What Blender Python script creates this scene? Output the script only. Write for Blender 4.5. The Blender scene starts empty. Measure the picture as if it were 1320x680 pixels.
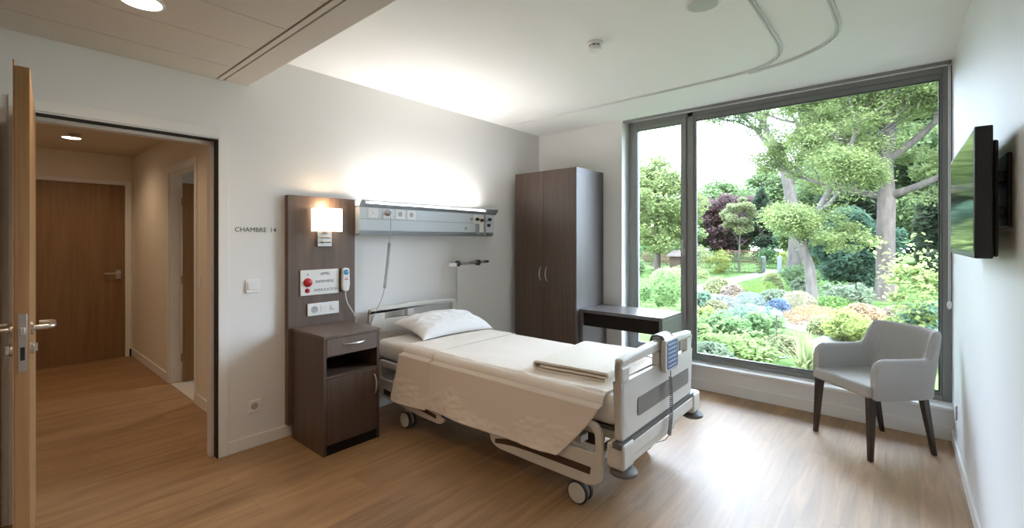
import bpy, bmesh, math, random
import numpy as np
from mathutils import Vector, Matrix, noise
R = math.radians
col = bpy.context.scene.collection
random.seed(7)

# ------------------------------------------------------------------ helpers
def tag(o, label=None, cat=None, group=None, kind=None):
    if label: o['label'] = label
    if cat: o['category'] = cat
    if group: o['group'] = group
    if kind: o['kind'] = kind
    return o

def empty(name, loc, rz=0, label=None, cat=None, group=None, kind=None):
    o = bpy.data.objects.new(name, None)
    o.empty_display_size = .1
    col.objects.link(o)
    o.location = loc
    o.rotation_euler = (0, 0, rz)
    return tag(o, label, cat, group, kind)

class MB:
    """collects shapes into one mesh"""
    def __init__(s):
        s.bm = bmesh.new()
    def box(s, a, b, bev=0):
        a = Vector(a); b = Vector(b)
        r = bmesh.ops.create_cube(s.bm, size=1)
        vs = r['verts']
        c = (a + b) / 2; d = b - a
        for v in vs:
            v.co = Vector((v.co.x * d.x + c.x, v.co.y * d.y + c.y, v.co.z * d.z + c.z))
        if bev:
            es = {e for v in vs for e in v.link_edges}
            bmesh.ops.bevel(s.bm, geom=list(es), offset=bev, segments=3, affect='EDGES', profile=.5)
        return s
    def prism(s, pts, axis, lo, hi):
        """polygon of 2D points extruded on an axis ('x': pts are (y,z); 'y': (x,z); 'z': (x,y))"""
        def mk(p, t):
            return {'x': (t, p[0], p[1]), 'y': (p[0], t, p[1]), 'z': (p[0], p[1], t)}[axis]
        A = [s.bm.verts.new(mk(p, lo)) for p in pts]
        B = [s.bm.verts.new(mk(p, hi)) for p in pts]
        n = len(pts)
        fs = [s.bm.faces.new(A), s.bm.faces.new(B[::-1])]
        for i in range(n):
            fs.append(s.bm.faces.new((A[i], B[i], B[(i + 1) % n], A[(i + 1) % n])))
        bmesh.ops.recalc_face_normals(s.bm, faces=fs)
        return s
    def tube(s, path, r, seg=10, caps=True):
        path = [Vector(p) for p in path]
        n = len(path)
        rr = r if isinstance(r, (list, tuple)) else [r] * n
        rings = []
        prev = None
        for i, p in enumerate(path):
            d = (path[min(i + 1, n - 1)] - path[max(i - 1, 0)]).normalized()
            if prev is None:
                up = Vector((0, 0, 1)) if abs(d.z) < .9 else Vector((1, 0, 0))
                u = d.cross(up).normalized()
            else:
                u = (prev - d * prev.dot(d)).normalized()
            prev = u
            w = d.cross(u)
            rings.append([s.bm.verts.new(p + (u * math.cos(2 * math.pi * k / seg) + w * math.sin(2 * math.pi * k / seg)) * rr[i]) for k in range(seg)])
        for a, b in zip(rings, rings[1:]):
            for k in range(seg):
                s.bm.faces.new((a[k], a[(k + 1) % seg], b[(k + 1) % seg], b[k]))
        if caps:
            s.bm.faces.new(rings[0][::-1]); s.bm.faces.new(rings[-1])
        return s
    def cyl(s, a, b, r, seg=24, r2=None):
        return s.tube([a, b], [r, r if r2 is None else r2], seg)
    def lathe(s, c, prof, axis='z', seg=32):
        """profile of (radius, height) turned about an axis through c"""
        c = Vector(c)
        rings = []
        for r, h in prof:
            ring = []
            for k in range(seg):
                t = 2 * math.pi * k / seg
                a, b = r * math.cos(t), r * math.sin(t)
                q = {'z': (a, b, h), 'x': (h, a, b), 'y': (b, h, a)}[axis]
                ring.append(s.bm.verts.new(c + Vector(q)))
            rings.append(ring)
        for a, b in zip(rings, rings[1:]):
            for k in range(seg):
                s.bm.faces.new((a[k], a[(k + 1) % seg], b[(k + 1) % seg], b[k]))
        s.bm.faces.new(rings[0][::-1]); s.bm.faces.new(rings[-1])
        return s
    def strip(s, path2, axis, lo, hi, th):
        """a 2D open path given thickness th, extruded"""
        L = []; Rr = []
        n = len(path2)
        for i, p in enumerate(path2):
            a = Vector(path2[max(i - 1, 0)]); b = Vector(path2[min(i + 1, n - 1)])
            d = (b - a).normalized(); nn = Vector((-d.y, d.x)) * th / 2
            L.append(Vector(p) + nn); Rr.append(Vector(p) - nn)
        return s.prism([tuple(p) for p in L] + [tuple(p) for p in Rr[::-1]], axis, lo, hi)
    def build(s, name, mat, parent=None, smooth=False, bevel=0, seg=2, sub=0, ang=35, local=False):
        me = bpy.data.meshes.new(name)
        bmesh.ops.recalc_face_normals(s.bm, faces=s.bm.faces[:])
        s.bm.to_mesh(me); s.bm.free()
        return finish(name, me, mat, parent, smooth, bevel, seg, sub, ang, local)

def rootloc(o):
    while o.parent: o = o.parent
    return Vector(o.location)

def finish(name, me, mat, parent=None, smooth=False, bevel=0, seg=2, sub=0, ang=35, local=False):
    o = bpy.data.objects.new(name, me)
    col.objects.link(o)
    if mat: me.materials.append(mat)
    if parent is not None:
        if not local:
            me.transform(Matrix.Translation(-rootloc(parent)))
        o.parent = parent
    elif not local:
        co = np.empty(len(me.vertices) * 3, 'f'); me.vertices.foreach_get('co', co); co = co.reshape(-1, 3)
        lo, hi = co.min(0), co.max(0)
        c = Vector(((lo[0] + hi[0]) / 2, (lo[1] + hi[1]) / 2, lo[2]))
        me.transform(Matrix.Translation(-c)); o.location = c
    if bevel:
        m = o.modifiers.new('b', 'BEVEL'); m.width = bevel; m.segments = seg; m.limit_method = 'ANGLE'; m.angle_limit = R(40)
    if sub:
        m = o.modifiers.new('s', 'SUBSURF'); m.levels = sub; m.render_levels = sub
    if smooth or bevel or sub:
        me.shade_smooth() if sub else me.polygons.foreach_set('use_smooth', [True] * len(me.polygons))
        if not sub:
            try:
                me.set_sharp_from_angle(angle=R(ang))
            except Exception:
                pass
    return o

def bx(name, a, b, mat, parent=None, bevel=0, **k):
    return MB().box(a, b).build(name, mat, parent, bevel=bevel, **k)

def grid_obj(name, fn, nu, nv, mat, parent=None, th=0, sub=0):
    bm = bmesh.new()
    V = [[bm.verts.new(fn(i / nu, j / nv)) for j in range(nv + 1)] for i in range(nu + 1)]
    for i in range(nu):
        for j in range(nv):
            bm.faces.new((V[i][j], V[i + 1][j], V[i + 1][j + 1], V[i][j + 1]))
    me = bpy.data.meshes.new(name); bm.to_mesh(me); bm.free()
    o = finish(name, me, mat, parent, smooth=True, ang=180)
    if th:
        m = o.modifiers.new('t', 'SOLIDIFY'); m.thickness = th; m.offset = 0
    if sub:
        m = o.modifiers.new('s', 'SUBSURF'); m.levels = sub; m.render_levels = sub
    return o

def text(name, body, size, origin, mat, parent=None, right=(0, 1, 0), up=(0, 0, 1), depth=.0006, align='LEFT'):
    cu = bpy.data.curves.new(name, 'FONT')
    cu.body = body; cu.size = size; cu.extrude = depth; cu.align_x = align; cu.resolution_u = 4
    tmp = bpy.data.objects.new('tmp', cu); col.objects.link(tmp)
    dg = bpy.context.evaluated_depsgraph_get(); dg.update()
    me = bpy.data.meshes.new_from_object(tmp.evaluated_get(dg))
    bpy.data.objects.remove(tmp)
    r = Vector(right); u = Vector(up); n = r.cross(u)
    M = Matrix(((r.x, u.x, n.x, origin[0]), (r.y, u.y, n.y, origin[1]), (r.z, u.z, n.z, origin[2]), (0, 0, 0, 1)))
    me.transform(M); me.materials.clear()
    return finish(name, me, mat, parent)

# ------------------------------------------------------------------ materials
def mat(name, color=(.8, .8, .8), rough=.5, metal=0, noise_s=0, noise_amt=.06, bump=0, bump_s=60, emit=None, es=1, spec=.5, stretch=None):
    m = bpy.data.materials.new(name); m.use_nodes = True
    nt = m.node_tree; N = nt.nodes; L = nt.links
    b = N['Principled BSDF']
    b.inputs['Base Color'].default_value = (*color, 1)
    b.inputs['Roughness'].default_value = rough
    b.inputs['Metallic'].default_value = metal
    b.inputs['Specular IOR Level'].default_value = spec
    if emit:
        b.inputs['Emission Color'].default_value = (*emit, 1); b.inputs['Emission Strength'].default_value = es
    if noise_s or bump:
        tc = N.new('ShaderNodeTexCoord'); mp = N.new('ShaderNodeMapping')
        L.new(tc.outputs['Object'], mp.inputs[0])
        if stretch: mp.inputs['Scale'].default_value = stretch
    if noise_s:
        n = N.new('ShaderNodeTexNoise'); n.inputs['Scale'].default_value = noise_s; n.inputs['Detail'].default_value = 6
        L.new(mp.outputs[0], n.inputs['Vector'])
        r = N.new('ShaderNodeValToRGB')
        r.color_ramp.elements[0].position = .3; r.color_ramp.elements[1].position = .7
        r.color_ramp.elements[0].color = (*[c * (1 - noise_amt) for c in color], 1)
        r.color_ramp.elements[1].color = (*[min(1, c * (1 + noise_amt)) for c in color], 1)
        L.new(n.outputs['Fac'], r.inputs[0]); L.new(r.outputs[0], b.inputs['Base Color'])
    if bump:
        n = N.new('ShaderNodeTexNoise'); n.inputs['Scale'].default_value = bump_s; n.inputs['Detail'].default_value = 4
        L.new(mp.outputs[0], n.inputs['Vector'])
        bp = N.new('ShaderNodeBump'); bp.inputs['Strength'].default_value = bump; bp.inputs['Distance'].default_value = .004
        L.new(n.outputs['Fac'], bp.inputs['Height']); L.new(bp.outputs[0], b.inputs['Normal'])
    return m

def wood(name, c1, c2, rough=.45, scale=(14, 14, .8), ns=2.2, contrast=(.3, .72), fine=.35):
    """grain runs along the axis given the small scale"""
    m = bpy.data.materials.new(name); m.use_nodes = True
    nt = m.node_tree; N = nt.nodes; L = nt.links
    b = N['Principled BSDF']; b.inputs['Roughness'].default_value = rough
    tc = N.new('ShaderNodeTexCoord'); mp = N.new('ShaderNodeMapping'); mp.inputs['Scale'].default_value = scale
    L.new(tc.outputs['Object'], mp.inputs[0])
    n = N.new('ShaderNodeTexNoise'); n.inputs['Scale'].default_value = ns; n.inputs['Detail'].default_value = 8; n.inputs['Roughness'].default_value = .6; n.inputs['Distortion'].default_value = .4
    L.new(mp.outputs[0], n.inputs['Vector'])
    mp2 = N.new('ShaderNodeMapping'); mp2.inputs['Scale'].default_value = tuple(s * 6 if s > 2 else s * 2 for s in scale)
    L.new(tc.outputs['Object'], mp2.inputs[0])
    n2 = N.new('ShaderNodeTexNoise'); n2.inputs['Scale'].default_value = ns; n2.inputs['Detail'].default_value = 3
    L.new(mp2.outputs[0], n2.inputs['Vector'])
    mx = N.new('ShaderNodeMix'); mx.data_type = 'FLOAT'; mx.inputs[0].default_value = fine
    L.new(n.outputs['Fac'], mx.inputs[2]); L.new(n2.outputs['Fac'], mx.inputs[3])
    r = N.new('ShaderNodeValToRGB')
    r.color_ramp.elements[0].position, r.color_ramp.elements[1].position = contrast
    r.color_ramp.elements[0].color = (*c1, 1); r.color_ramp.elements[1].color = (*c2, 1)
    L.new(mx.outputs[0], r.inputs[0]); L.new(r.outputs[0], b.inputs['Base Color'])
    return m

def floor_mat():
    m = bpy.data.materials.new('oak_planks'); m.use_nodes = True
    nt = m.node_tree; N = nt.nodes; L = nt.links
    b = N['Principled BSDF']
    tc = N.new('ShaderNodeTexCoord')
    # planks run along Y: brick texture with x=Y, y=X
    sep = N.new('ShaderNodeSeparateXYZ'); L.new(tc.outputs['Object'], sep.inputs[0])
    cmb = N.new('ShaderNodeCombineXYZ'); L.new(sep.outputs['Y'], cmb.inputs['X']); L.new(sep.outputs['X'], cmb.inputs['Y'])
    br = N.new('ShaderNodeTexBrick'); L.new(cmb.outputs[0], br.inputs['Vector'])
    br.inputs['Scale'].default_value = 1; br.inputs['Brick Width'].default_value = 1.35; br.inputs['Row Height'].default_value = .19
    br.inputs['Mortar Size'].default_value = .0012; br.inputs['Mortar Smooth'].default_value = .2; br.offset = .37
    br.inputs['Color1'].default_value = (0, 0, 0, 1); br.inputs['Color2'].default_value = (1, 1, 1, 1); br.inputs['Mortar'].default_value = (.5, .5, .5, 1)
    off = N.new('ShaderNodeVectorMath'); off.operation = 'MULTIPLY_ADD'
    L.new(br.outputs['Color'], off.inputs[0]); off.inputs[1].default_value = (7, 13, 3); L.new(tc.outputs['Object'], off.inputs[2])
    mp = N.new('ShaderNodeMapping'); mp.inputs['Scale'].default_value = (11, .9, 1); L.new(off.outputs[0], mp.inputs[0])
    n = N.new('ShaderNodeTexNoise'); n.inputs['Scale'].default_value = 1.6; n.inputs['Detail'].default_value = 8; n.inputs['Roughness'].default_value = .62; n.inputs['Distortion'].default_value = .8
    L.new(mp.outputs[0], n.inputs['Vector'])
    r = N.new('ShaderNodeValToRGB'); r.color_ramp.elements[0].position = .28; r.color_ramp.elements[1].position = .74
    r.color_ramp.elements[0].color = FLOOR_D; r.color_ramp.elements[1].color = FLOOR_L
    L.new(n.outputs['Fac'], r.inputs[0])
    hs = N.new('ShaderNodeMix'); hs.data_type = 'RGBA'; hs.blend_type = 'MULTIPLY'; hs.inputs[0].default_value = 1
    rp = N.new('ShaderNodeValToRGB'); rp.color_ramp.elements[0].color = (.86, .86, .86, 1); rp.color_ramp.elements[1].color = (1.06, 1.05, 1.03, 1)
    L.new(br.outputs['Color'], rp.inputs[0])
    L.new(r.outputs[0], hs.inputs[6]); L.new(rp.outputs[0], hs.inputs[7])
    dk = N.new('ShaderNodeMix'); dk.data_type = 'RGBA'; dk.inputs[7].default_value = (.16, .10, .055, 1)
    ml = N.new('ShaderNodeMath'); ml.operation = 'MULTIPLY'; ml.inputs[1].default_value = .55
    L.new(br.outputs['Fac'], ml.inputs[0]); L.new(ml.outputs[0], dk.inputs[0]); L.new(hs.outputs[2], dk.inputs[6])
    L.new(dk.outputs[2], b.inputs['Base Color'])
    b.inputs['Roughness'].default_value = .38; b.inputs['Specular IOR Level'].default_value = .75
    rr = N.new('ShaderNodeMapRange'); rr.inputs['To Min'].default_value = .42; rr.inputs['To Max'].default_value = .56
    L.new(n.outputs['Fac'], rr.inputs['Value']); L.new(rr.outputs[0], b.inputs['Roughness'])
    bp = N.new('ShaderNodeBump'); bp.inputs['Strength'].default_value = .12; bp.inputs['Distance'].default_value = .002
    L.new(n.outputs['Fac'], bp.inputs['Height']); L.new(bp.outputs[0], b.inputs['Normal'])
    return m

def leafmat(name, c, var=.35, transl=.45):
    m = bpy.data.materials.new(name); m.use_nodes = True
    nt = m.node_tree; N = nt.nodes; L = nt.links
    N.remove(N['Principled BSDF']); out = N['Material Output']
    tc = N.new('ShaderNodeTexCoord')
    n = N.new('ShaderNodeTexNoise'); n.inputs['Scale'].default_value = 1.7; n.inputs['Detail'].default_value = 7; n.inputs['Roughness'].default_value = .75
    L.new(tc.outputs['Object'], n.inputs['Vector'])
    r = N.new('ShaderNodeValToRGB'); r.color_ramp.elements[0].position = .32; r.color_ramp.elements[1].position = .68
    r.color_ramp.elements[0].color = (*[x * (1 - var) for x in c], 1)
    r.color_ramp.elements[1].color = (min(1, c[0] * (1 + var) + .03), min(1, c[1] * (1 + var * .9)), min(1, c[2] * (1 + var * .6)), 1)
    L.new(n.outputs['Fac'], r.inputs[0])
    d = N.new('ShaderNodeBsdfDiffuse'); t = N.new('ShaderNodeBsdfTranslucent')
    L.new(r.outputs[0], d.inputs[0]); L.new(r.outputs[0], t.inputs[0])
    mx = N.new('ShaderNodeMixShader'); mx.inputs[0].default_value = transl
    L.new(d.outputs[0], mx.inputs[1]); L.new(t.outputs[0], mx.inputs[2]); L.new(mx.outputs[0], out.inputs[0])
    return m

FLOOR_D = (.215, .112, .042, 1); FLOOR_L = (.45, .268, .125, 1)
M = {}
M['wall'] = mat('wall_paint', (.78, .765, .74), .75, bump=.05, bump_s=220)
M['wall_daylit'] = mat('wall_paint_daylit', (.80, .81, .82), .55, bump=.05, bump_s=220)  # same wall paint with the cool daylight tint put into its colour
M['ceil'] = mat('ceiling_paint', (.90, .895, .88), .85)
M['lowceil'] = mat('metal_ceiling_panel', (.62, .57, .50), .6)
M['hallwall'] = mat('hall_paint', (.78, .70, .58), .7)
M['white'] = mat('white_plastic', (.82, .82, .80), .35)
M['trimw'] = mat('white_trim', (.80, .78, .74), .45)
M['black'] = mat('black_plastic', (.012, .012, .013), .35)
M['blackgap'] = mat('dark_gap', (.01, .009, .008), .8)
M['floor'] = floor_mat()
M['tile'] = mat('pale_floor_tile', (.6, .55, .47), .5, noise_s=3)
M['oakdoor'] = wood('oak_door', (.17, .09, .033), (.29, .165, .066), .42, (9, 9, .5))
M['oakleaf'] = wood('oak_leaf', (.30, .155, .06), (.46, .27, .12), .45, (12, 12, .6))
M['dark'] = wood('dark_wood', (.046, .026, .017), (.102, .063, .043), .42, (16, 16, .7))
M['darkside'] = wood('dark_wood_side', (.055, .045, .043), (.105, .088, .083), .36, (16, 16, .7))
M['panel'] = wood('headboard_wood', (.080, .051, .036), (.150, .102, .075), .45, (13, 13, .7))
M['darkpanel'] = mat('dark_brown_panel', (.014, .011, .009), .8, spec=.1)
M['leg'] = wood('chair_leg_wood', (.022, .014, .012), (.05, .032, .026), .35, (20, 20, 1.2))
M['chrome'] = mat('brushed_metal', (.62, .61, .59), .28, 1)
M['steel'] = mat('satin_steel', (.48, .46, .43), .38, 1)
M['frame'] = mat('window_aluminium', (.23, .235, .225), .42, .3)
M['sill'] = mat('white_sill', (.86, .85, .83), .35)
M['bedp'] = mat('bed_plastic', (.60, .575, .52), .38)
M['beddark'] = mat('bed_brown_insert', (.05, .026, .018), .4)
M['bedinsert'] = mat('bed_grey_insert', (.17, .155, .14), .4)
M['bedmetal'] = mat('bed_metal', (.40, .39, .37), .4, .3)
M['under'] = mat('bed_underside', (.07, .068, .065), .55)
M['rubber'] = mat('rubber', (.03, .03, .032), .6)
M['bumper'] = mat('grey_bumper', (.10, .095, .09), .5)
M['sheet'] = mat('sheet_cotton', (.84, .765, .69), .85, bump=.10, bump_s=500)
M['mattress'] = mat('fitted_sheet', (.80, .77, .73), .85, bump=.10, bump_s=400)
M['pillow'] = mat('pillow_cotton', (.86, .85, .84), .85, bump=.08, bump_s=400)
M['blanket'] = mat('cream_blanket', (.80, .74, .64), .9, noise_s=60, noise_amt=.04, bump=.35, bump_s=300)
M['unit'] = mat('unit_panel', (.66, .72, .76), .35)
M['unitgrey'] = mat('unit_grey_metal', (.34, .38, .41), .35, .4)
M['unitseam'] = mat('unit_seam', (.28, .31, .33), .5)
M['fabric'] = mat('grey_upholstery', (.43, .41, .39), .8, noise_s=90, noise_amt=.05, bump=.2, bump_s=500)
M['red'] = mat('red_button', (.45, .012, .018), .3)
M['blue'] = mat('blue_button', (.05, .30, .60), .4)
M['bluepad'] = mat('blue_keypad', (.07, .13, .30), .4)
M['key'] = mat('white_key', (.75, .76, .78), .4)
M['keyy'] = mat('yellow_key', (.75, .50, .15), .4)
M['cordg'] = mat('grey_cord', (.42, .41, .42), .5)
M['cordd'] = mat('dark_grey_cord', (.16, .155, .15), .5)
M['ink'] = mat('grey_ink', (.10, .10, .11), .6)
M['inkb'] = mat('black_ink', (.02, .018, .016), .6)
M['shade'] = mat('lamp_shade', (.9, .86, .80), .8, emit=(1, .80, .58), es=1.15)
M['diff'] = mat('lamp_diffuser', (.9, .9, .88), .5, emit=(1, .86, .68), es=14)
M['diffh'] = mat('hall_lamp_diffuser', (.9, .9, .88), .5, emit=(1, .80, .58), es=10)
M['speaker'] = mat('speaker_grille', (.50, .50, .50), .5)
M['track'] = mat('track_metal', (.62, .62, .61), .5)
M['tvscreen'] = mat('tv_glass', (.006, .007, .007), .06, spec=1.0)
def glassmat():
    m = bpy.data.materials.new('clear_glass'); m.use_nodes = True
    N = m.node_tree.nodes; L = m.node_tree.links
    N.remove(N['Principled BSDF'])
    t = N.new('ShaderNodeBsdfTransparent'); t.inputs[0].default_value = (.97, .985, .975, 1)
    g = N.new('ShaderNodeBsdfGlossy'); g.inputs['Roughness'].default_value = .01
    f = N.new('ShaderNodeFresnel'); f.inputs[0].default_value = 1.4
    x = N.new('ShaderNodeMixShader'); L.new(f.outputs[0], x.inputs[0]); L.new(t.outputs[0], x.inputs[1]); L.new(g.outputs[0], x.inputs[2])
    L.new(x.outputs[0], N['Material Output'].inputs[0])
    return m
M['glass'] = glassmat()

# ------------------------------------------------------------------ dimensions (metres)
W = 3.758      # right wall
WY = 4.575     # window wall
CE = 2.765     # ceiling
LC = 2.527     # lowered ceiling
BK = -1.7      # back wall

def struct(o): o['kind'] = 'structure'; return o

# ------------------------------------------------------------------ shell
struct(bx('floor', (-4.0, BK, -.1), (W + .1, WY + .1, 0), M['floor']))
m = MB(); m.box((-.12, BK, 0), (0, .15, 2.9)); m.box((-.12, .15, 2.125), (0, 1.03, 2.9)); m.box((-.12, 1.03, 0), (0, WY + .35, 2.9))
struct(m.build('wall_left', M['wall']))
m = MB(); m.box((0, WY, 0), (1.14, WY + .35, 2.9)); m.box((1.14, WY, 0), (W, WY + .35, .215)); m.box((1.14, WY + .22, 2.76), (W, WY + .35, 2.9))
struct(m.build('wall_window', M['wall']))
struct(bx('wall_right', (W, BK, 0), (W + .12, WY + .35, 2.9), M['wall_daylit']))
struct(bx('wall_back', (-4.0, BK - .1, 0), (W + .1, BK, 2.9), M['wall']))
struct(bx('ceiling', (0, .9, CE), (W, WY + .22, CE + .14), M['ceil']))
# lowered ceiling: metal panels with thin joints over a dark backing, light margin strip and edge
low = struct(empty('ceiling', (0, BK, LC))); low.name = 'ceiling_lowered'
bx('backing', (0, BK, LC + .012), (W, 1.2, LC + .05), M['blackgap'], low)
xs = [-.10, .303, .689, 1.078, 1.47, 1.86, 2.25, 2.64, 3.03, 3.42, W]
m = MB()
for a, b in zip(xs, xs[1:]):
    m.box((max(a, 0) + .002, BK + .01, LC), (b - .002, 1.015, LC + .011))
m.build('panels', M['lowceil'], low)
bx('margin_strip', (.004, 1.023, LC - .004), (W, 1.052, LC + .011), M['lowceil'], low)
m = MB(); m.box((0, 1.066, LC), (W, 1.21, LC + .24))
m.build('edge', mat('ceiling_edge', (.62, .57, .51), .7), low)
# baseboards
struct(bx('baseboard_left', (0, 1.084, 0), (.012, 4.56, .085), M['trimw'], bevel=.003))
struct(bx('baseboard_window', (.012, WY - .013, 0), (W - .012, WY, .10), M['trimw'], bevel=.003))
struct(bx('baseboard_right', (W - .013, BK + .01, 0), (W, WY, .085), M['trimw'], bevel=.003))
# window sill
struct(bx('trim_1', (1.14, WY - .015, .215), (W, WY + .16, .238), M['sill'], bevel=.003))
# blind rail at the ceiling
m = MB(); m.box((1.15, WY + .005, CE - .022), (W - .01, WY + .03, CE)); m.cyl((W - .022, WY, CE - .02), (W - .022, WY + .03, CE - .02), .012, 12)
struct(m.build('trim_2', M['frame'], bevel=.002))
m = MB()
m.tube([(W - .018, WY + .01, CE - .02), (W - .018, WY + .01, 1.0)], .0025, 6); m.tube([(W - .026, WY + .01, CE - .02), (W - .026, WY + .01, 1.0)], .0025, 6)
m.lathe((W - .022, WY + .01, .98), [(.004, .03), (.012, .02), (.014, 0), (.010, -.02), (.003, -.03)], 'z', 12)
tag(m.build('blind_cord', M['white'], smooth=True), 'thin white blind cord hanging at the right edge of the window', 'cord')

# window (aluminium frame, narrow left sash, wide fixed pane)
wy0, wy1 = WY + .145, WY + .215
win = struct(empty('window_1', (2.45, wy0, .238)))
def ring(mb, x0, x1, z0, z1, l, r, b, t, ya, yb):
    mb.box((x0, ya, z0), (x0 + l, yb, z1)); mb.box((x1 - r, ya, z0), (x1, yb, z1))
    mb.box((x0 + l, ya, z0), (x1 - r, yb, z0 + b)); mb.box((x0 + l, ya, z1 - t), (x1 - r, yb, z1))
m = MB(); ring(m, 1.15, W, .238, CE, .045, .052, .042, .045, wy0, wy1)
m.box((1.795, wy0, .238), (1.862, wy1, CE)); m.build('window_frame', M['frame'], win, bevel=.003)
m = MB(); ring(m, 1.197, 1.793, .282, 2.718, .055, .05, .05, .055, wy0 - .018, wy1 - .01); sash = m.build('sash', M['frame'], win, bevel=.004)
m = MB(); ring(m, 1.864, 3.705, .282, 2.718, .018, .015, .022, .045, wy0 + .008, wy1 - .01); m.build('glazing_bead', M['frame'], win, bevel=.003)
m = MB(); ring(m, 1.252, 1.743, .332, 2.663, .006, .006, .008, .006, wy0 - .012, wy0 + .02); ring(m, 1.882, 3.69, .304, 2.673, .006, .006, .008, .008, wy0 + .006, wy0 + .03)
m.build('seal', M['black'], win)
for n_, (x0, x1, z0, z1) in enumerate(((1.25, 1.745, .33, 2.665), (1.88, 3.692, .302, 2.675))):
    bm_ = MB(); yy = wy0 + .028
    vs = [bm_.bm.verts.new(p) for p in ((x0, yy, z0), (x1, yy, z0), (x1, yy, z1), (x0, yy, z1))]; bm_.bm.faces.new(vs)
    bm_.build('pane', M['glass'], win)
m = MB(); m.box((1.76, wy0 - .03, 1.30), (1.785, wy0 - .018, 1.37)); m.box((1.765, wy0 - .06, 1.325), (1.780, wy0 - .03, 1.345)); m.box((1.764, wy0 - .07, 1.33), (1.781, wy0 - .055, 1.46))
m.build('handle', M['steel'], win, bevel=.003)

# doorway casing and seal
m = MB(); m.box((0, 1.03, 0), (.010, 1.088, 2.195)); m.box((0, .09, 2.135), (.010, 1.03, 2.195)); m.box((0, .09, 0), (.010, .15, 2.135))
struct(m.build('trim_3', M['trimw'], bevel=.002))
m = MB(); m.box((-.055, 1.021, 0), (.004, 1.03, 2.125)); m.box((-.055, .15, 2.116), (.004, 1.021, 2.125))
struct(m.build('trim_4', M['blackgap']))
m = MB(); m.box((-.125, 1.000, 0), (-.055, 1.03, 2.10)); m.box((-.125, .15, 2.095), (-.055, 1.03, 2.125))
struct(m.build('trim_5', mat('jamb', (.66, .60, .55), .5), bevel=.002))

# near door leaf, open into the room
ang = math.atan2(.119 - .186, .945)
dr = struct(empty('door_1', (.012, .150, 0), ang))
L_ = .942
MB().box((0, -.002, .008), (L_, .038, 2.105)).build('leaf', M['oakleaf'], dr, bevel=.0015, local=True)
MB().box((0, -.006, .008), (L_ + .003, -.0022, 2.125)).build('face_panel', M['oakleaf'], dr, local=True)
m = MB(); m.box((L_, .007, .955), (L_ + .0025, .031, 1.175)); lp = m.build('lock_plate', M['steel'], dr, bevel=.001, local=True)
m = MB(); m.box((L_ + .002, .012, 1.095), (L_ + .012, .026, 1.125)); m.build('latch', M['chrome'], lp, bevel=.002, local=True)
m = MB(); m.box((L_ + .002, .013, 1.00), (L_ + .0032, .025, 1.05)); m.build('bolt_slot', M['blackgap'], lp, local=True)
def lever(side, y0, name='handle', back=.12):
    m = MB()
    hx, hz = L_ - .055, 1.112
    m.lathe((hx, y0, hz), [(.026, 0), (.026, .008 * side), (.012, .010 * side), (.0095, .012 * side)], 'y', 24)
    p = [(hx, y0 + .01 * side, hz), (hx, y0 + .045 * side, hz), (hx - .008, y0 + .058 * side, hz), (hx - .025, y0 + .062 * side, hz), (hx - .115, y0 + .062 * side, hz + .002),
         (hx - .128, y0 + .056 * side, hz + .002), (hx - .132, y0 + .04 * side, hz + .002), (hx - .132, y0 + .022 * side, hz + .002)]
    m.tube(p, .0095, 14)
    m.build(name, M['chrome'], dr, smooth=True, local=True)
    m = MB(); m.lathe((hx, y0, 1.035), [(.024, 0), (.024, .008 * side), (.02, .011 * side)], 'y', 24)
    m.box((hx - .005, min(y0, y0 + .02 * side), 1.022), (hx + .005, max(y0, y0 + .02 * side), 1.052))
    m.build('lock_cylinder', M['chrome'], dr, smooth=True, local=True)
lever(1, .038)
lever(-1, -.006)

# dark panel on the wall at far left, behind the open leaf
tag(bx('wall_panel', (.012, BK + .02, 0), (.045, .06, 2.13), M['darkpanel'], bevel=.002), 'tall dark brown wall panel behind the open oak door', 'panel')

# ------------------------------------------------------------------ hall beyond the doorway
HX = -3.9; HR = 1.25; HL = -.45; HC = 2.5
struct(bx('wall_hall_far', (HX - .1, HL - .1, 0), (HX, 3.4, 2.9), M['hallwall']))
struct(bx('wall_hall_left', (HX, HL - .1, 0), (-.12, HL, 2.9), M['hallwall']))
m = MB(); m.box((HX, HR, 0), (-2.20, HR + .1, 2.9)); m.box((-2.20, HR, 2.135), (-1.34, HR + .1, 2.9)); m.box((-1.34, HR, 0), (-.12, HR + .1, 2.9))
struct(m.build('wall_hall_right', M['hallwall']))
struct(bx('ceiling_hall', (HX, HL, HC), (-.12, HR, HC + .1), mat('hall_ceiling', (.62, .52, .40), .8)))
m = MB(); m.box((HX, HR - .012, 0), (-2.26, HR, .095)); m.box((-1.28, HR - .012, 0), (-.12, HR, .095)); m.box((HX, 1.21, 0), (HX + .012, HR - .012, .095))
struct(m.build('baseboard_hall', M['trimw'], bevel=.003))
m = MB(); m.box((HX, 1.172, 0), (HX + .012, 1.235, 2.19)); m.box((HX, .24, 2.14), (HX + .012, 1.172, 2.19)); m.box((HX, .19, 0), (HX + .012, .24, 2.19))
struct(m.build('trim_6', M['trimw'], bevel=.002))
d2 = struct(empty('door_2', (HX, .71, 0)))
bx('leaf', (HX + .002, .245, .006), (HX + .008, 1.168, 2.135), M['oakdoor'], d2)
m = MB()
m.lathe((HX + .008, 1.105, 1.05), [(.026, 0), (.026, .008), (.012, .01)], 'x', 20)
m.tube([(HX + .012, 1.105, 1.05), (HX + .06, 1.105, 1.05), (HX + .068, 1.095, 1.05), (HX + .068, .975, 1.052), (HX + .06, .967, 1.052), (HX + .035, .965, 1.052)], .010, 10)
m.build('handle', M['chrome'], d2, smooth=True)
m = MB(); m.box((HX + .008, 1.08, .98), (HX + .012, 1.13, 1.09)); m.build('handle_plate', M['steel'], d2, bevel=.002)
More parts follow.
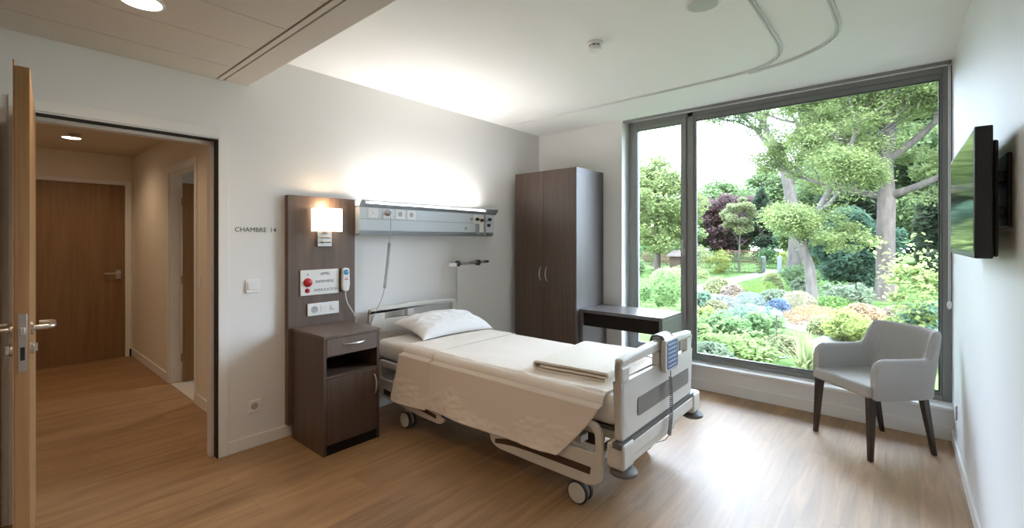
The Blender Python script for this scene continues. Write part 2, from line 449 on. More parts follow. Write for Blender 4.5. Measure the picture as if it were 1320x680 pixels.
# side opening in the hall wall: casing, leaf ajar, room behind
m = MB(); m.box((-2.27, HR - .012, 0), (-2.20, HR, 2.20)); m.box((-1.34, HR - .012, 0), (-1.28, HR, 2.20)); m.box((-2.20, HR - .012, 2.135), (-1.34, HR, 2.20))
m.box((-2.205, HR, 0), (-2.185, HR + .1, 2.135)); m.box((-1.36, HR, 0), (-1.34, HR + .1, 2.135))
struct(m.build('trim_7', M['trimw'], bevel=.002))
d3 = struct(empty('door_3', (-2.16, HR + .1, 0), R(78)))
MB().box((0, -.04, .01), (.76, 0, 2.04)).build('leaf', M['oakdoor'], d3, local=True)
m = MB()
for z in (.25, 1.05, 1.85): m.cyl((-.006, .004, z - .04), (-.006, .004, z + .04), .008, 10)
m.build('hinges', M['steel'], d3, local=True)
struct(bx('floor_side_room', (-3.2, HR + .0, -.095), (-.12, 3.4, .003), M['tile']))
struct(bx('wall_side_room', (-3.3, 3.3, 0), (-.12, 3.4, 2.9), M['trimw']))
struct(bx('wall_side_room_left', (-3.3, HR + .1, 0), (-3.2, 3.3, 2.9), M['trimw']))
struct(bx('ceiling_side_room', (-3.2, HR + .1, 2.5), (-.12, 3.3, 2.6), M['ceil']))
# roof slab over everything
struct(bx('roof', (-4.1, BK - .1, 2.9), (W + .12, WY + .35, 3.05), M['trimw']))

def downlight(name, x, y, z, r, mt, label):
    o = empty(name, (x, y, z), 0, label, 'ceiling light')
    MB().lathe((x, y, z), [(r + .012, 0), (r + .012, -.004), (r, -.006), (r, 0)], 'z', 36).build('rim', M['white'], o, smooth=True)
    MB().lathe((x, y, z), [(r * .97, -.001), (r * .97, -.005), (.001, -.006)], 'z', 36).build('diffuser', mt, o)
    return o
downlight('recessed_downlight', .866, .47, LC, .075, M['diff'], 'bright round recessed downlight in the lowered ceiling of the room')
downlight('recessed_downlight', -2.95, .60, HC, .07, M['diffh'], 'small round warm downlight in the hallway ceiling')
MB().lathe((-3.15, .75, HC), [(.04, 0), (.04, -.02), (.03, -.03), (.001, -.031)], 'z', 20)
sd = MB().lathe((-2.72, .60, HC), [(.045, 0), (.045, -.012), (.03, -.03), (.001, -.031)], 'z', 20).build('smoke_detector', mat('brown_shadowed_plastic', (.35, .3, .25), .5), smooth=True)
tag(sd, 'small round detector on the hallway ceiling next to the downlight', 'detector')

# wall fittings near the doorway
rn = empty('room_number_sign', (0, 1.26, 1.512), 0, 'dark lettering CHAMBRE 14 on the white wall beside the doorway', 'sign')
text('word', 'CHAMBRE', .0455, (.0008, 1.128, 1.512), M['inkb'], rn)
text('word', '14', .0455, (.0008, 1.356, 1.512), M['inkb'], rn)
def plate(name, y0, y1, z0, z1, label, cat):
    o = empty(name, (0, (y0 + y1) / 2, z0), 0, label, cat)
    bx('plate', (.0005, y0, z0), (.010, y1, z1), M['white'], o, bevel=.003)
    return o
o = plate('light_switch', 1.195, 1.285, 1.085, 1.175, 'white square light switch on the wall under the CHAMBRE 14 lettering', 'switch')
bx('rocker', (.0101, 1.208, 1.105), (.014, 1.272, 1.160), M['white'], o, bevel=.002)
def socket_face(o, x, y, z, r=.019, mt=None, dark=True):
    m = MB(); m.lathe((x, y, z), [(r + .002, 0), (r + .002, .0015), (r, .002), (r, -.001), (.001, -.001)], 'x', 24)
    f = m.build('socket_well', mt or mat_socket, o, smooth=True)
    if dark:
        m = MB()
        for s in (-1, 1): m.lathe((x - .001, y + s * .0085, z), [(.0025, 0), (.0025, .0012), (.001, .0013)], 'x', 10)
        m.lathe((x, y, z + .010), [(.003, 0), (.003, .01), (.001, .011)], 'x', 10)
        m.build('contacts', M['steel'], f)
mat_socket = mat('socket_shadow', (.45, .43, .41), .5)
o = plate('wall_socket', 1.210, 1.295, .245, .33, 'white power socket low on the wall right of the doorway', 'socket')
socket_face(o, .0101, 1.252, .288, .022)
o = plate('wall_socket', 4.30, 4.36, .23, .33, 'small white socket low on the right wall beside the window', 'socket')
for c in [o] + list(o.children): pass
o.location = (W, 4.33, .23); o.rotation_euler = (0, 0, math.pi)
bx('hall_switch', (-1.24, HR - .010, 1.03), (-1.17, HR, 1.12), M['white'], bevel=.002)
tag(bpy.data.objects['hall_switch'], 'white switch plate on the hallway wall beside the side door', 'switch')
bpy.data.objects['hall_switch'].name = 'light_switch'

# ------------------------------------------------------------------ headboard panel with lamp, call panel, sockets
PX = .055
hp = empty('headboard_panel', (0, 1.74, .09), 0, 'tall dark wood wall panel behind the nightstand with lamp and call plate', 'wall panel')
bx('board', (.0005, 1.462, .092), (PX, 1.998, 1.787), M['panel'], hp, bevel=.0015)
# sconce
sc = empty('wall_lamp', (PX, 1.73, 1.40), 0, 'lit white fabric wall lamp on the dark wood panel', 'lamp')
def shade_pts(y0, y1, x0, x1):
    n = 10; c = (y0 + y1) / 2; h = (y1 - y0) / 2; pts = []
    for i in range(n + 1):
        t = -1 + 2 * i / n
        pts.append((x0 + (x1 - x0) * (1 - abs(t) ** 6) ** .5 if abs(t) < 1 else x0, c + h * t))
    return pts
sp = [(PX + .012, 1.628), (PX + .07, 1.628), (PX + .098, 1.636), (PX + .110, 1.66), (PX + .115, 1.735), (PX + .110, 1.81), (PX + .098, 1.834), (PX + .07, 1.842), (PX + .012, 1.842)]
m = MB()
lo = [m.bm.verts.new((x, y, 1.520)) for x, y in sp]; hi = [m.bm.verts.new((x, y, 1.698)) for x, y in sp]
for i in range(len(sp) - 1): m.bm.faces.new((lo[i], lo[i + 1], hi[i + 1], hi[i]))
sh = m.build('lamp_shade', M['shade'], sc, smooth=True, ang=60)
md = sh.modifiers.new('t', 'SOLIDIFY'); md.thickness = .003
m = MB(); m.box((PX, 1.675, 1.405), (PX + .018, 1.790, 1.530)); bp_ = m.build('back_plate', M['chrome'], sc, bevel=.003)
m = MB()
m.strip([(PX + .018, 1.44), (PX + .04, 1.435), (PX + .05, 1.445)], 'y', 1.70, 1.765, .006)
m.strip([(PX + .018, 1.475), (PX + .035, 1.470), (PX + .045, 1.48)], 'y', 1.70, 1.765, .006)
m.cyl((PX + .045, 1.735, 1.50), (PX + .045, 1.735, 1.60), .012, 12); m.box((PX + .015, 1.725, 1.505), (PX + .05, 1.745, 1.517))
m.build('switch_arm', M['steel'], sc, bevel=.001)
MB().lathe((PX + .055, 1.735, 1.59), [(.012, -.03), (.022, 0), (.026, .03), (.015, .05), (.001, .055)], 'z', 16).build('bulb', mat('bulb_glow', (1, 1, 1), .5, emit=(1, .8, .55), es=6), sc, smooth=True)

cp = empty('nurse_call_unit', (PX, 1.70, 1.03), 0, 'white nurse call plate with APPEL INFIRMIÈRE ANNULATION lettering and red buttons', 'call panel')
bx('plate', (PX, 1.548, 1.036), (PX + .010, 1.852, 1.228), M['white'], cp, bevel=.003)
MB().lathe((PX + .010, 1.603, 1.134), [(.034, 0), (.034, .003), (.029, .006), (.028, .016), (.020, .022), (.001, .024)], 'x', 32).build('red_call_button', M['red'], cp, smooth=True)
MB().lathe((PX + .010, 1.600, 1.073), [(.018, 0), (.018, .003), (.013, .004), (.012, .010), (.006, .012), (.001, .012)], 'x', 24).build('red_cancel_button', M['red'], cp, smooth=True)
MB().lathe((PX + .010, 1.603, 1.195), [(.0045, 0), (.0045, .002), (.001, .002)], 'x', 12).build('indicator_light', M['inkb'], cp)
for body, y, z, s in (('APPEL', 1.700, 1.186, .030), ('INFIRMIÈRE', 1.662, 1.127, .030), ('ANNULATION', 1.648, 1.063, .030)):
    text('lettering', body, s, (PX + .0103, y, z), M['ink'], cp)
sk = empty('socket_plate', (PX, 1.73, .87), 0, 'white three gang socket plate just above the nightstand', 'socket')
bx('plate', (PX, 1.602, .878), (PX + .010, 1.853, .972), M['white'], sk, bevel=.003)
socket_face(sk, PX + .0101, 1.655, .925, .024)
for y in (1.728, 1.800): bx('module', (PX + .010, y - .024, .902), (PX + .0125, y + .024, .950), M['trimw'], sk, bevel=.001)
m = MB(); m.box((PX + .0126, 1.785, .915), (PX + .0132, 1.789, .94)); m.box((PX + .0126, 1.785, .912), (PX + .0132, 1.812, .916)); m.build('marking', M['ink'], sk)

# handset with cable
hs = empty('nurse_call_handset', (PX, 1.895, 1.04), 0, 'white nurse call handset with a blue button hanging on the wood panel', 'handset')
bx('holder', (PX, 1.875, 1.06), (PX + .012, 1.925, 1.18), M['white'], hs, bevel=.003)
m = MB(); m.prism([(1.872, 1.222), (1.868, 1.10), (1.876, 1.055), (1.890, 1.045), (1.912, 1.045), (1.926, 1.055), (1.934, 1.10), (1.930, 1.222), (1.915, 1.232), (1.887, 1.232)], 'x', PX + .012, PX + .038)
m.build('body', M['white'], hs, bevel=.006, seg=3)
MB().lathe((PX + .038, 1.901, 1.198), [(.022, 0), (.021, .003), (.001, .004)], 'x', 24).build('blue_button', M['blue'], hs, smooth=True)
m = MB(); m.box((PX + .038, 1.905, 1.199), (PX + .0425, 1.915, 1.205)); m.build('button_mark', M['white'], hs)
m = MB(); m.box((PX + .038, 1.893, 1.152), (PX + .039, 1.912, 1.156)); m.box((PX + .038, 1.886, 1.138), (PX + .039, 1.918, 1.145)); m.build('red_marks', M['red'], hs, bevel=.0005)
m = MB(); m.tube([(PX + .025, 1.900, 1.046), (PX + .028, 1.902, 1.00), (PX + .03, 1.915, .95), (PX + .03, 1.945, .90), (PX + .03, 1.972, .86), (PX + .02, 1.985, .835), (PX + .0, 2.012, .80), (PX - .02, 2.02, .5)], .0042, 8)
m.build('cable', M['white'], hs, smooth=True)

# nightstand
nx0, nx1, ny0, ny1, nz = PX + .003, .537, 1.488, 1.915, .808
ns = empty('nightstand', ((nx0 + nx1) / 2, (ny0 + ny1) / 2, 0), 0, 'dark wood nightstand with a drawer, open niche and door beside the bed', 'nightstand')
m = MB()
m.box((nx0, ny0, 0), (nx1 - .003, ny0 + .02, nz - .02)); m.box((nx0, ny1 - .02, 0), (nx1 - .003, ny1, nz - .02))
m.box((nx0, ny0 + .02, .07), (nx0 + .012, ny1 - .02, nz - .02)); m.box((nx0 + .012, ny0 + .02, .065), (nx1 - .02, ny1 - .02, .083))
m.box((nx0 + .012, ny0 + .02, .515), (nx1 - .004, ny1 - .02, .533)); m.box((nx0 + .012, ny0 + .02, .660), (nx1 - .022, ny1 - .02, .672))
m.build('carcass', M['dark'], ns, bevel=.001)
bx('top', (nx0, ny0 - .004, nz - .02), (nx1 + .004, ny1 + .004, nz), M['panel'], ns, bevel=.002)
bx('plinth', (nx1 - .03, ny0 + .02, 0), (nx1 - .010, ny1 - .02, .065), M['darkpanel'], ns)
dw = bx('drawer', (nx1 - .022, ny0 + .022, .668), (nx1 - .001, ny1 - .022, .785), M['panel'], ns, bevel=.0015)
def arc_handle(p0, p1, out, r, mt, parent, name='handle', n=12):
    p0, p1, out = Vector(p0), Vector(p1), Vector(out); P = []
    for i in range(n + 1):
        t = i / n; P.append(p0.lerp(p1, t) + out * (math.sin(math.pi * t) ** .55))
    m = MB(); m.tube(P, [r * (.7 + .5 * math.sin(math.pi * i / n)) for i in range(n + 1)], 10)
    return m.build(name, mt, parent, smooth=True)
arc_handle((nx1 - .001, 1.625, .735), (nx1 - .001, 1.79, .735), (.028, 0, 0), .005, M['chrome'], dw)
db = bx('door', (nx1 - .020, ny0 + .022, .070), (nx1 - .001, ny1 - .022, .512), M['dark'], ns, bevel=.0015)
arc_handle((nx1 - .001, 1.872, .335), (nx1 - .001, 1.872, .475), (.028, 0, 0), .005, M['chrome'], db)

# ------------------------------------------------------------------ medical supply unit on the wall
u0, u1 = 2.002, 3.60
un = empty('medical_wall_unit', (0, 2.8, 1.5), 0, 'long pale blue grey medical supply unit with sockets on the wall above the bed', 'wall unit')
m = MB(); m.prism([(.0, 1.50), (.10, 1.505), (.118, 1.535), (.118, 1.727), (.0, 1.727)], 'y', u0, u1)
# underside darker lip built apart
m.build('body', M['unit'], un, bevel=.002)
m = MB(); m.prism([(.0, 1.729), (.118, 1.729), (.160, 1.782), (.150, 1.786), (.108, 1.738), (.0, 1.738)], 'y', u0, u1 + .045)
m.build('light_shelf', M['unitgrey'], un, bevel=.001)
m = MB(); m.prism([(.0, 1.497), (.103, 1.497), (.122, 1.532), (.1185, 1.538), (.10, 1.5), (.0, 1.4995)], 'y', u0, u1 + .002)
m.build('underside_rail', M['unitgrey'], un)
m = MB(); m.box((.118, u0, 1.628), (.1195, u1, 1.632)); m.build('front_seam', M['unitseam'], un)
m = MB(); m.prism([(.0, 1.50), (.10, 1.503), (.119, 1.535), (.119, 1.729), (.0, 1.729)], 'y', u1 + .001, u1 + .012); m.build('end_cap', M['unit'], un, bevel=.002)
m = MB(); m.box((.0, u0 + .05, 1.7385), (.07, u1 - .35, 1.7525)); m.build('light_strip', mat('unit_light_strip', (.9, .9, .9), .5, emit=(1, .97, .90), es=2.5), un)
for y in (2.125, 2.265, 2.395, 2.515):
    f = bx('outlet', (.118, y - .048, 1.640), (.123, y + .048, 1.722), M['white'], un, bevel=.002)
    if y > 2.2:
        MB().lathe((.1232, y, 1.682), [(.022, 0), (.022, .001), (.019, .0015), (.001, .0005)], 'x', 20).build('outlet_well', mat_socket, f)
    else:
        MB().lathe((.1232, y, 1.682), [(.004, 0), (.004, .001), (.001, .001)], 'x', 10).build('indicator', M['red'], f)
m = MB(); m.lathe((.1242, 2.265, 1.688), [(.026, 0), (.026, .012), (.020, .018), (.016, .034), (.001, .035)], 'x', 20)
plug = tag(m.build('plug', mat('grey_plug', (.32, .32, .33), .5), smooth=True), 'grey plug in the second outlet of the wall unit', 'plug')
# gas outlets and bracket at the right
for y, z, r in ((3.27, 1.672, .016), (3.19, 1.575, .016)):
    MB().lathe((.119, y, z), [(r, 0), (r, .006), (r * .6, .010), (.001, .010)], 'x', 20).build('gas_outlet', M['steel'], un, smooth=True)
bx('gas_panel', (.1185, 3.30, 1.54), (.122, 3.46, 1.725), M['white'], un, bevel=.002)
for y, z in ((3.345, 1.672), (3.41, 1.664), (3.53, 1.674), (3.515, 1.612)):
    m = MB(); m.lathe((.122, y, z), [(.017, 0), (.017, .018), (.012, .028), (.001, .029)], 'x', 16); m.build('black_knob', M['black'], un, smooth=True)
m = MB(); m.tube([(.14, 3.345, 1.672), (.145, 3.41, 1.664), (.148, 3.46, 1.65), (.145, 3.50, 1.668), (.14, 3.53, 1.674)], .0045, 8); m.build('valve_stem', M['steel'], un, smooth=True)
m = MB(); m.box((.1195, 3.448, 1.50), (.128, 3.470, 1.79)); m.box((.128, 3.452, 1.50), (.140, 3.466, 1.60)); m.build('bracket', M['steel'], un, bevel=.002)
m = MB(); m.box((.122, 3.32, 1.545), (.150, 3.36, 1.625)); m.cyl((.136, 3.34, 1.545), (.136, 3.34, 1.515), .014, 12); m.build('gas_valve', M['unitgrey'], un, bevel=.004)

# coiled cord from the plug
P = []
A = [Vector(p) for p in ((.160, 2.265, 1.688), (.165, 2.268, 1.62), (.16, 2.266, 1.50), (.155, 2.262, 1.43))]
B = [Vector(p) for p in ((.155, 2.262, 1.43), (.150, 2.245, 1.25), (.142, 2.222, 1.05))]
C_ = [Vector(p) for p in ((.142, 2.222, 1.05), (.13, 2.20, .95), (.11, 2.15, .84), (.10, 2.10, .70), (.09, 2.05, .45))]
def catmull(pts, n):
    out = []
    q = [pts[0]] + list(pts) + [pts[-1]]
    for i in range(1, len(q) - 2):
        for k in range(n):
            t = k / n; a, b, c, d = q[i - 1], q[i], q[i + 1], q[i + 2]
            out.append(.5 * ((2 * b) + (c - a) * t + (2 * a - 5 * b + 4 * c - d) * t * t + (3 * b - a - 3 * c + d) * t ** 3))
    out.append(Vector(pts[-1])); return out
def helix(pts, turns, rad, per=10):
    c = catmull(pts, 40); n = turns * per; out = []
    for i in range(n + 1):
        f = i / n * (len(c) - 1); k = min(int(f), len(c) - 2); p = c[k].lerp(c[k + 1], f - k)
        d = (c[k + 1] - c[k]).normalized(); u = d.cross(Vector((1, .3, 0))).normalized(); w = d.cross(u)
        t = 2 * math.pi * i / per; out.append(p + (u * math.cos(t) + w * math.sin(t)) * rad)
    return out
m = MB(); m.tube(catmull(A, 6) + helix(B, 30, .012) + catmull(C_, 6), .0034, 6)
tag(m.build('coiled_cord', M['cordg'], smooth=True), 'thin grey coiled cord hanging from the wall unit plug to behind the nightstand', 'cord')

# small wall rail with clamps and a rod
rl = empty('wall_rail', (.10, 3.25, .85), 0, 'short metal wall rail with two black clamps and a thin hanging rod', 'rail')
m = MB(); m.cyl((.10, 3.03, 1.215), (.10, 3.47, 1.228), .013, 14); m.build('bar', M['steel'], rl, smooth=True)
m = MB(); m.box((.08, 2.965, 1.195), (.125, 3.065, 1.232)); m.build('white_clip', M['white'], rl, bevel=.004)
for y in (3.10, 3.385):
    m = MB(); m.lathe((.10, y, 1.222), [(.012, -.022), (.030, -.015), (.030, .015), (.012, .022)], 'x', 20)
    m.cyl((.0, y, 1.222), (.10, y, 1.222), .012, 12); m.build('clamp', M['black'], rl, smooth=True)
m = MB(); m.cyl((.10, 3.43, 1.227), (.10, 3.54, 1.229), .013, 12); m.build('end_grip', M['rubber'], rl, smooth=True)
m = MB(); m.cyl((.10, 3.085, .845), (.10, 3.085, 1.21), .009, 10); m.build('rod', M['steel'], rl, smooth=True)

# ------------------------------------------------------------------ wardrobe
wd = empty('wardrobe', (.505, 4.29, 0), 0, 'tall dark wood wardrobe with two doors in the corner beside the window', 'wardrobe')
wx0, wx1, wy_, wz = .092, .920, 4.0, 2.215
m = MB(); m.box((wx0, wy_ + .022, 0), (wx0 + .022, WY - .016, wz)); m.box((wx0 + .022, wy_ + .022, wz - .022), (wx1 - .022, WY - .016, wz)); m.box((wx0 + .022, wy_ + .04, .06), (wx1 - .022, WY - .016, .08)); m.box((wx0 + .022, WY - .03, .08), (wx1 - .022, WY - .018, wz - .022)); m.box((wx0 + .022, wy_ + .06, 0), (wx1 - .022, wy_ + .08, .06))
m.build('carcass', M['dark'], wd, bevel=.001)
bx('side_panel', (wx1 - .022, wy_ + .001, 0), (wx1, WY - .016, wz), M['darkside'], wd, bevel=.001)
for x0, x1, hx in ((wx0, .4985, .462), (.5015, wx1 - .0235, .543)):
    d = bx('door', (x0, wy_, .065), (x1, wy_ + .020, wz - .002), M['dark'], wd, bevel=.0015)
    arc_handle((hx, wy_, 1.015), (hx, wy_, 1.165), (0, -.030, 0), .0055, M['chrome'], d)

# desk
dk = empty('desk', (1.36, 4.3, 0), 0, 'low dark wood desk with slab sides under the window beside the wardrobe', 'desk')
dx0, dx1, dy0, dy1, dz = .925, 1.805, 4.06, 4.555, .738
bx('desk_top', (dx0, dy0, dz - .032), (dx1, dy1, dz), M['darkside'], dk, bevel=.0015)
bx('side_panel', (dx0, dy0 + .002, 0), (dx0 + .032, dy1, dz - .0325), M['darkside'], dk, bevel=.001)
bx('side_panel', (dx1 - .032, dy0 + .002, 0), (dx1, dy1, dz - .0325), M['darkside'], dk, bevel=.001)
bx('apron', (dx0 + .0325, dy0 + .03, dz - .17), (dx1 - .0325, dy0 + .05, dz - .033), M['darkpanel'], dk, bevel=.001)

# ------------------------------------------------------------------ hospital bed
BY0, BY1 = 2.11, 3.03
bed = empty('hospital_bed', (1.25, 2.57, 0), 0, 'beige hospital bed with castors and lowered side rails beside the nightstand', 'bed')
# end boards
def rounded(pts, r, n=5):
    out = []
    N_ = len(pts)
    for i in range(N_):
        p = Vector(pts[i]); a = Vector(pts[i - 1]); b = Vector(pts[(i + 1) % N_])
        rr = r[i] if isinstance(r, (list, tuple)) else r
        da = (a - p); db_ = (b - p); rr = min(rr, da.length * .49, db_.length * .49)
        if rr < 1e-4: out.append(tuple(p)); continue
        p0 = p + da.normalized() * rr; p2 = p + db_.normalized() * rr
        for k in range(n + 1):
            t = k / n; q = p0 * (1 - t) ** 2 + p * 2 * t * (1 - t) + p2 * t * t; out.append(tuple(q))
    return out
def board(name, x0, x1, y0, y1, z0, z1, drop, holes, mt, parent):
    """upright board in the YZ plane built from strips around the hand openings"""
    m = MB()
    hz0, hz1 = holes[0][2], holes[0][3]
    m.prism(rounded([(y0, z0), (y1, z0), (y1, hz0), (y0, hz0)], [.02, .02, 0, 0]), 'x', x0, x1)
    edges = [y0] + [v for h in holes for v in (h[0], h[1])] + [y1]
    for i in range(0, len(edges), 2):
        m.prism([(edges[i], hz0), (edges[i + 1], hz0), (edges[i + 1], hz1), (edges[i], hz1)], 'x', x0, x1)
    m.prism(rounded([(y0, hz1), (y1, hz1), (y1, z1 - .012), ((y0 + y1) / 2, z1 + .014), (y0, z1 - .012)], [0, 0, .06, .25, .06], 8), 'x', x0, x1)
    bmesh.ops.remove_doubles(m.bm, verts=m.bm.verts[:], dist=.0005)
    return m.build(name, mt, parent, bevel=.012, seg=3)
FX = 2.375
fb = board('footboard', FX, FX + .045, 2.055, 3.035, .452, .872, .045, [(2.14, 2.50, .735, .822), (2.60, 2.95, .735, .822)], M['bedp'], bed)
m = MB(); m.prism(rounded([(2.225, .535), (2.965, .535), (2.965, .632), (2.225, .632)], .02), 'x', FX + .0455, FX + .049)
m.build('grey_insert', M['bedinsert'], fb)
m = MB(); m.box((FX + .004, 2.03, .425), (FX + .052, 3.06, .4515)); m.build('dark_joint', M['bumper'], fb)
m = MB(); m.box((FX - .01, 2.16, .355), (FX + .055, 3.03, .43)); m.box((FX + .0, 2.16, .31), (FX + .045, 2.75, .36))
m.build('end_beam', M['bedp'], bed, bevel=.008, seg=3)
for y, yy in ((2.10, -1), (3.09, 1)):
    m = MB(); m.box((FX - .035, y - .062, .315), (FX + .062, y + .062, .445)); cp_ = m.build('corner_cap', M['bedp'], bed, bevel=.016, seg=3)
    m = MB(); m.lathe((FX + .03, y, .275), [(.03, .04), (.055, .036), (.068, .024), (.068, .010), (.050, 0), (.001, -.001)], 'z', 28); m.build('bumper_wheel', M['bumper'], cp_, smooth=True)
hb = board('headboard', .055, .10, 2.115, 3.085, .42, .885, .035, [(2.26, 2.49, .66, .845), (2.56, 3.03, .66, .845)], M['bedp'], bed)
bx('lower_web', (.058, 2.25, .655), (.097, 2.50, .775), M['bedp'], hb, bevel=.006)
m = MB(); m.box((.045, 2.16, .30), (.11, 3.04, .43)); m.build('head_beam', M['bedp'], bed, bevel=.008)
# frame
m = MB()
for y in (2.18, 2.92): m.box((.11, y - .02, .405), (2.37, y + .02, .455))
m.box((.11, 2.16, .405), (.16, 2.94, .455)); m.box((2.30, 2.16, .405), (2.36, 2.94, .455)); m.box((1.2, 2.2, .41), (1.26, 2.9, .45))
m.build('mattress_frame', M['bedp'], bed, bevel=.004)
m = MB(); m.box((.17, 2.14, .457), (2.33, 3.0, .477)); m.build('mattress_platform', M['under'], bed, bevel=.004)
m = MB()
for y in (2.24, 2.86): m.box((.45, y - .025, .17), (2.2, y + .025, .225))
for x in (.55, 2.11): m.box((x - .03, 2.16, .16), (x + .03, 2.96, .21))
m.build('base_frame', M['bedmetal'], bed, bevel=.005)
m = MB()
for x in (.62, 2.02):
    m.box((x - .05, 2.42, .21), (x + .05, 2.52, .41)); m.box((x - .05, 2.62, .21), (x + .05, 2.72, .41))
m.box((.75, 2.30, .225), (1.9, 2.84, .34)); m.tube([(.7, 2.35, .22), (1.2, 2.35, .40)], .02, 8); m.tube([(1.9, 2.35, .22), (1.4, 2.35, .40)], .02, 8)
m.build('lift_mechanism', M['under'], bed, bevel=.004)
m = MB(); m.tube([(1.14, 2.16, .40), (1.14, 2.12, .30), (1.14, 2.08, .255)], .009, 8); m.box((1.08, 2.04, .245), (1.19, 2.10, .262)); m.build('blue_foot_pedal', mat('blue_pedal', (.02, .05, .16), .4), bed, bevel=.004)
bx('rail_bracket', (1.03, 2.10, .285), (1.06, 2.16, .40), M['bedp'], bed, bevel=.005); bx('rail_bracket', (1.22, 2.10, .29), (1.26, 2.16, .40), M['bedp'], bed, bevel=.005)
for x, y in ((.55, 2.165), (2.11, 2.165), (.55, 2.955), (2.11, 2.955)):
    m = MB(); m.lathe((x, y, .155), [(.022, .02), (.022, -.01), (.03, -.02), (.03, -.035), (.001, -.036)], 'z', 16); m.box((x - .028, y - .006, .065), (x + .028, y + .006, .14))
    cs = m.build('castor', M['bedp'], bed, bevel=.003)
    for s in (-1, 1):
        m = MB(); m.lathe((x, y + s * .024, .066), [(.058, -.013), (.064, -.009), (.065, 0), (.064, .009), (.058, .013)], 'y', 32); w_ = m.build('tyre', M['rubber'], cs, smooth=True)
        m = MB(); m.lathe((x, y + s * .0245, .066), [(.001, -.0165), (.02, -.0165), (.054, -.0145), (.054, .0145), (.02, .0165), (.001, .0165)], 'y', 32); m.build('wheel_cap', M['bedp'], cs, smooth=True)
# side rails (lowered): curved panels with brown insert
RY0, RY1 = 2.070, 2.094
def rail(outer, hole, stripe, y0, y1, flip=1):
    bm = bmesh.new()
    # outline with an opening: bridge by filling with triangle_fill
    def loop(pts, y):
        vs = [bm.verts.new((p[0], y, p[1])) for p in pts]; return vs, [bm.edges.new((vs[i], vs[(i + 1) % len(vs)])) for i in range(len(vs))]
    _, e1 = loop(outer, y0)
    es = e1[:]
    if hole:
        _, e2 = loop(hole, y0); es += e2
    r = bmesh.ops.triangle_fill(bm, use_beauty=True, edges=es)
    g = bmesh.ops.extrude_face_region(bm, geom=bm.faces[:])
    for v in [q for q in g['geom'] if isinstance(q, bmesh.types.BMVert)]: v.co.y += (y1 - y0)
    bmesh.ops.dissolve_limit(bm, angle_limit=.01, verts=bm.verts[:], edges=bm.edges[:])
    bmesh.ops.recalc_face_normals(bm, faces=bm.faces[:])
    me = bpy.data.meshes.new('side_rail'); bm.to_mesh(me); bm.free()
    o = finish('side_rail', me, M['bedp'], bed, bevel=.008, seg=3)
    m = MB(); ys = (y0 - .0015, y0 + .002) if flip > 0 else (y1 - .002, y1 + .0015)
    m.prism(stripe, 'y', *ys); m.build('brown_insert', M['beddark'], o)
    return o
foot_out = rounded([(1.50, .40), (1.50, .255), (1.515, .195), (1.575, .170), (1.92, .165), (2.24, .168), (2.295, .205), (2.305, .36), (2.30, .46), (2.265, .507), (2.20, .510), (1.60, .50)], [.04, .03, .03, .03, .2, .04, .03, .1, .04, .03, .02, .05])
foot_hole = rounded([(1.60, .345), (2.255, .345), (2.256, .44), (2.235, .472), (2.19, .476), (1.62, .465)], [.02, .025, .02, .02, .02, .03])
foot_str = [(1.555, .226), (1.63, .246), (1.708, .258), (1.853, .267), (1.998, .268), (2.235, .268), (2.228, .228), (1.998, .228), (1.853, .228), (1.708, .222), (1.63, .212), (1.555, .199)]
head_out = rounded([(.30, .505), (.26, .46), (.27, .25), (.33, .218), (.73, .178), (1.02, .170), (1.075, .195), (1.09, .30), (1.07, .44), (1.02, .50)], [.05, .04, .05, .05, .2, .04, .03, .05, .05, .05])
head_hole = rounded([(.32, .46), (.31, .36), (1.02, .34), (1.03, .40), (.99, .465)], [.03, .03, .03, .02, .03])
head_str = [(.36, .282), (.50, .272), (.62, .264), (.815, .256), (.996, .229), (.996, .204), (.815, .222), (.62, .227), (.50, .232), (.36, .240)]
rail(foot_out, foot_hole, foot_str, RY0, RY1)
rail(head_out, head_hole, head_str, RY0, RY1)
fo = [(x, z) for x, z in foot_out]; 
rail(foot_out, foot_hole, foot_str, 3.085, 3.115, -1)
rail(head_out, head_hole, head_str, 3.085, 3.115, -1)
for x in (1.72, 2.14, .45, .88):
    for a_, b_ in ((2.0945, 2.17), (2.93, 3.087)): bx('rail_arm', (x - .018, a_, .36), (x + .018, b_, .40), M['bedmetal'], bed, bevel=.003)

# mattress
MZ0, MZ1 = .478, .638
def mattress():
    m = MB(); m.box((.165, BY0 + .02, MZ0), (2.345, BY1 - .02, MZ1), 0)
    o = m.build('mattress', M['mattress'], None, bevel=.045, seg=6)
    return o
tag(mattress(), 'thick mattress in a white fitted sheet on the hospital bed', 'mattress')

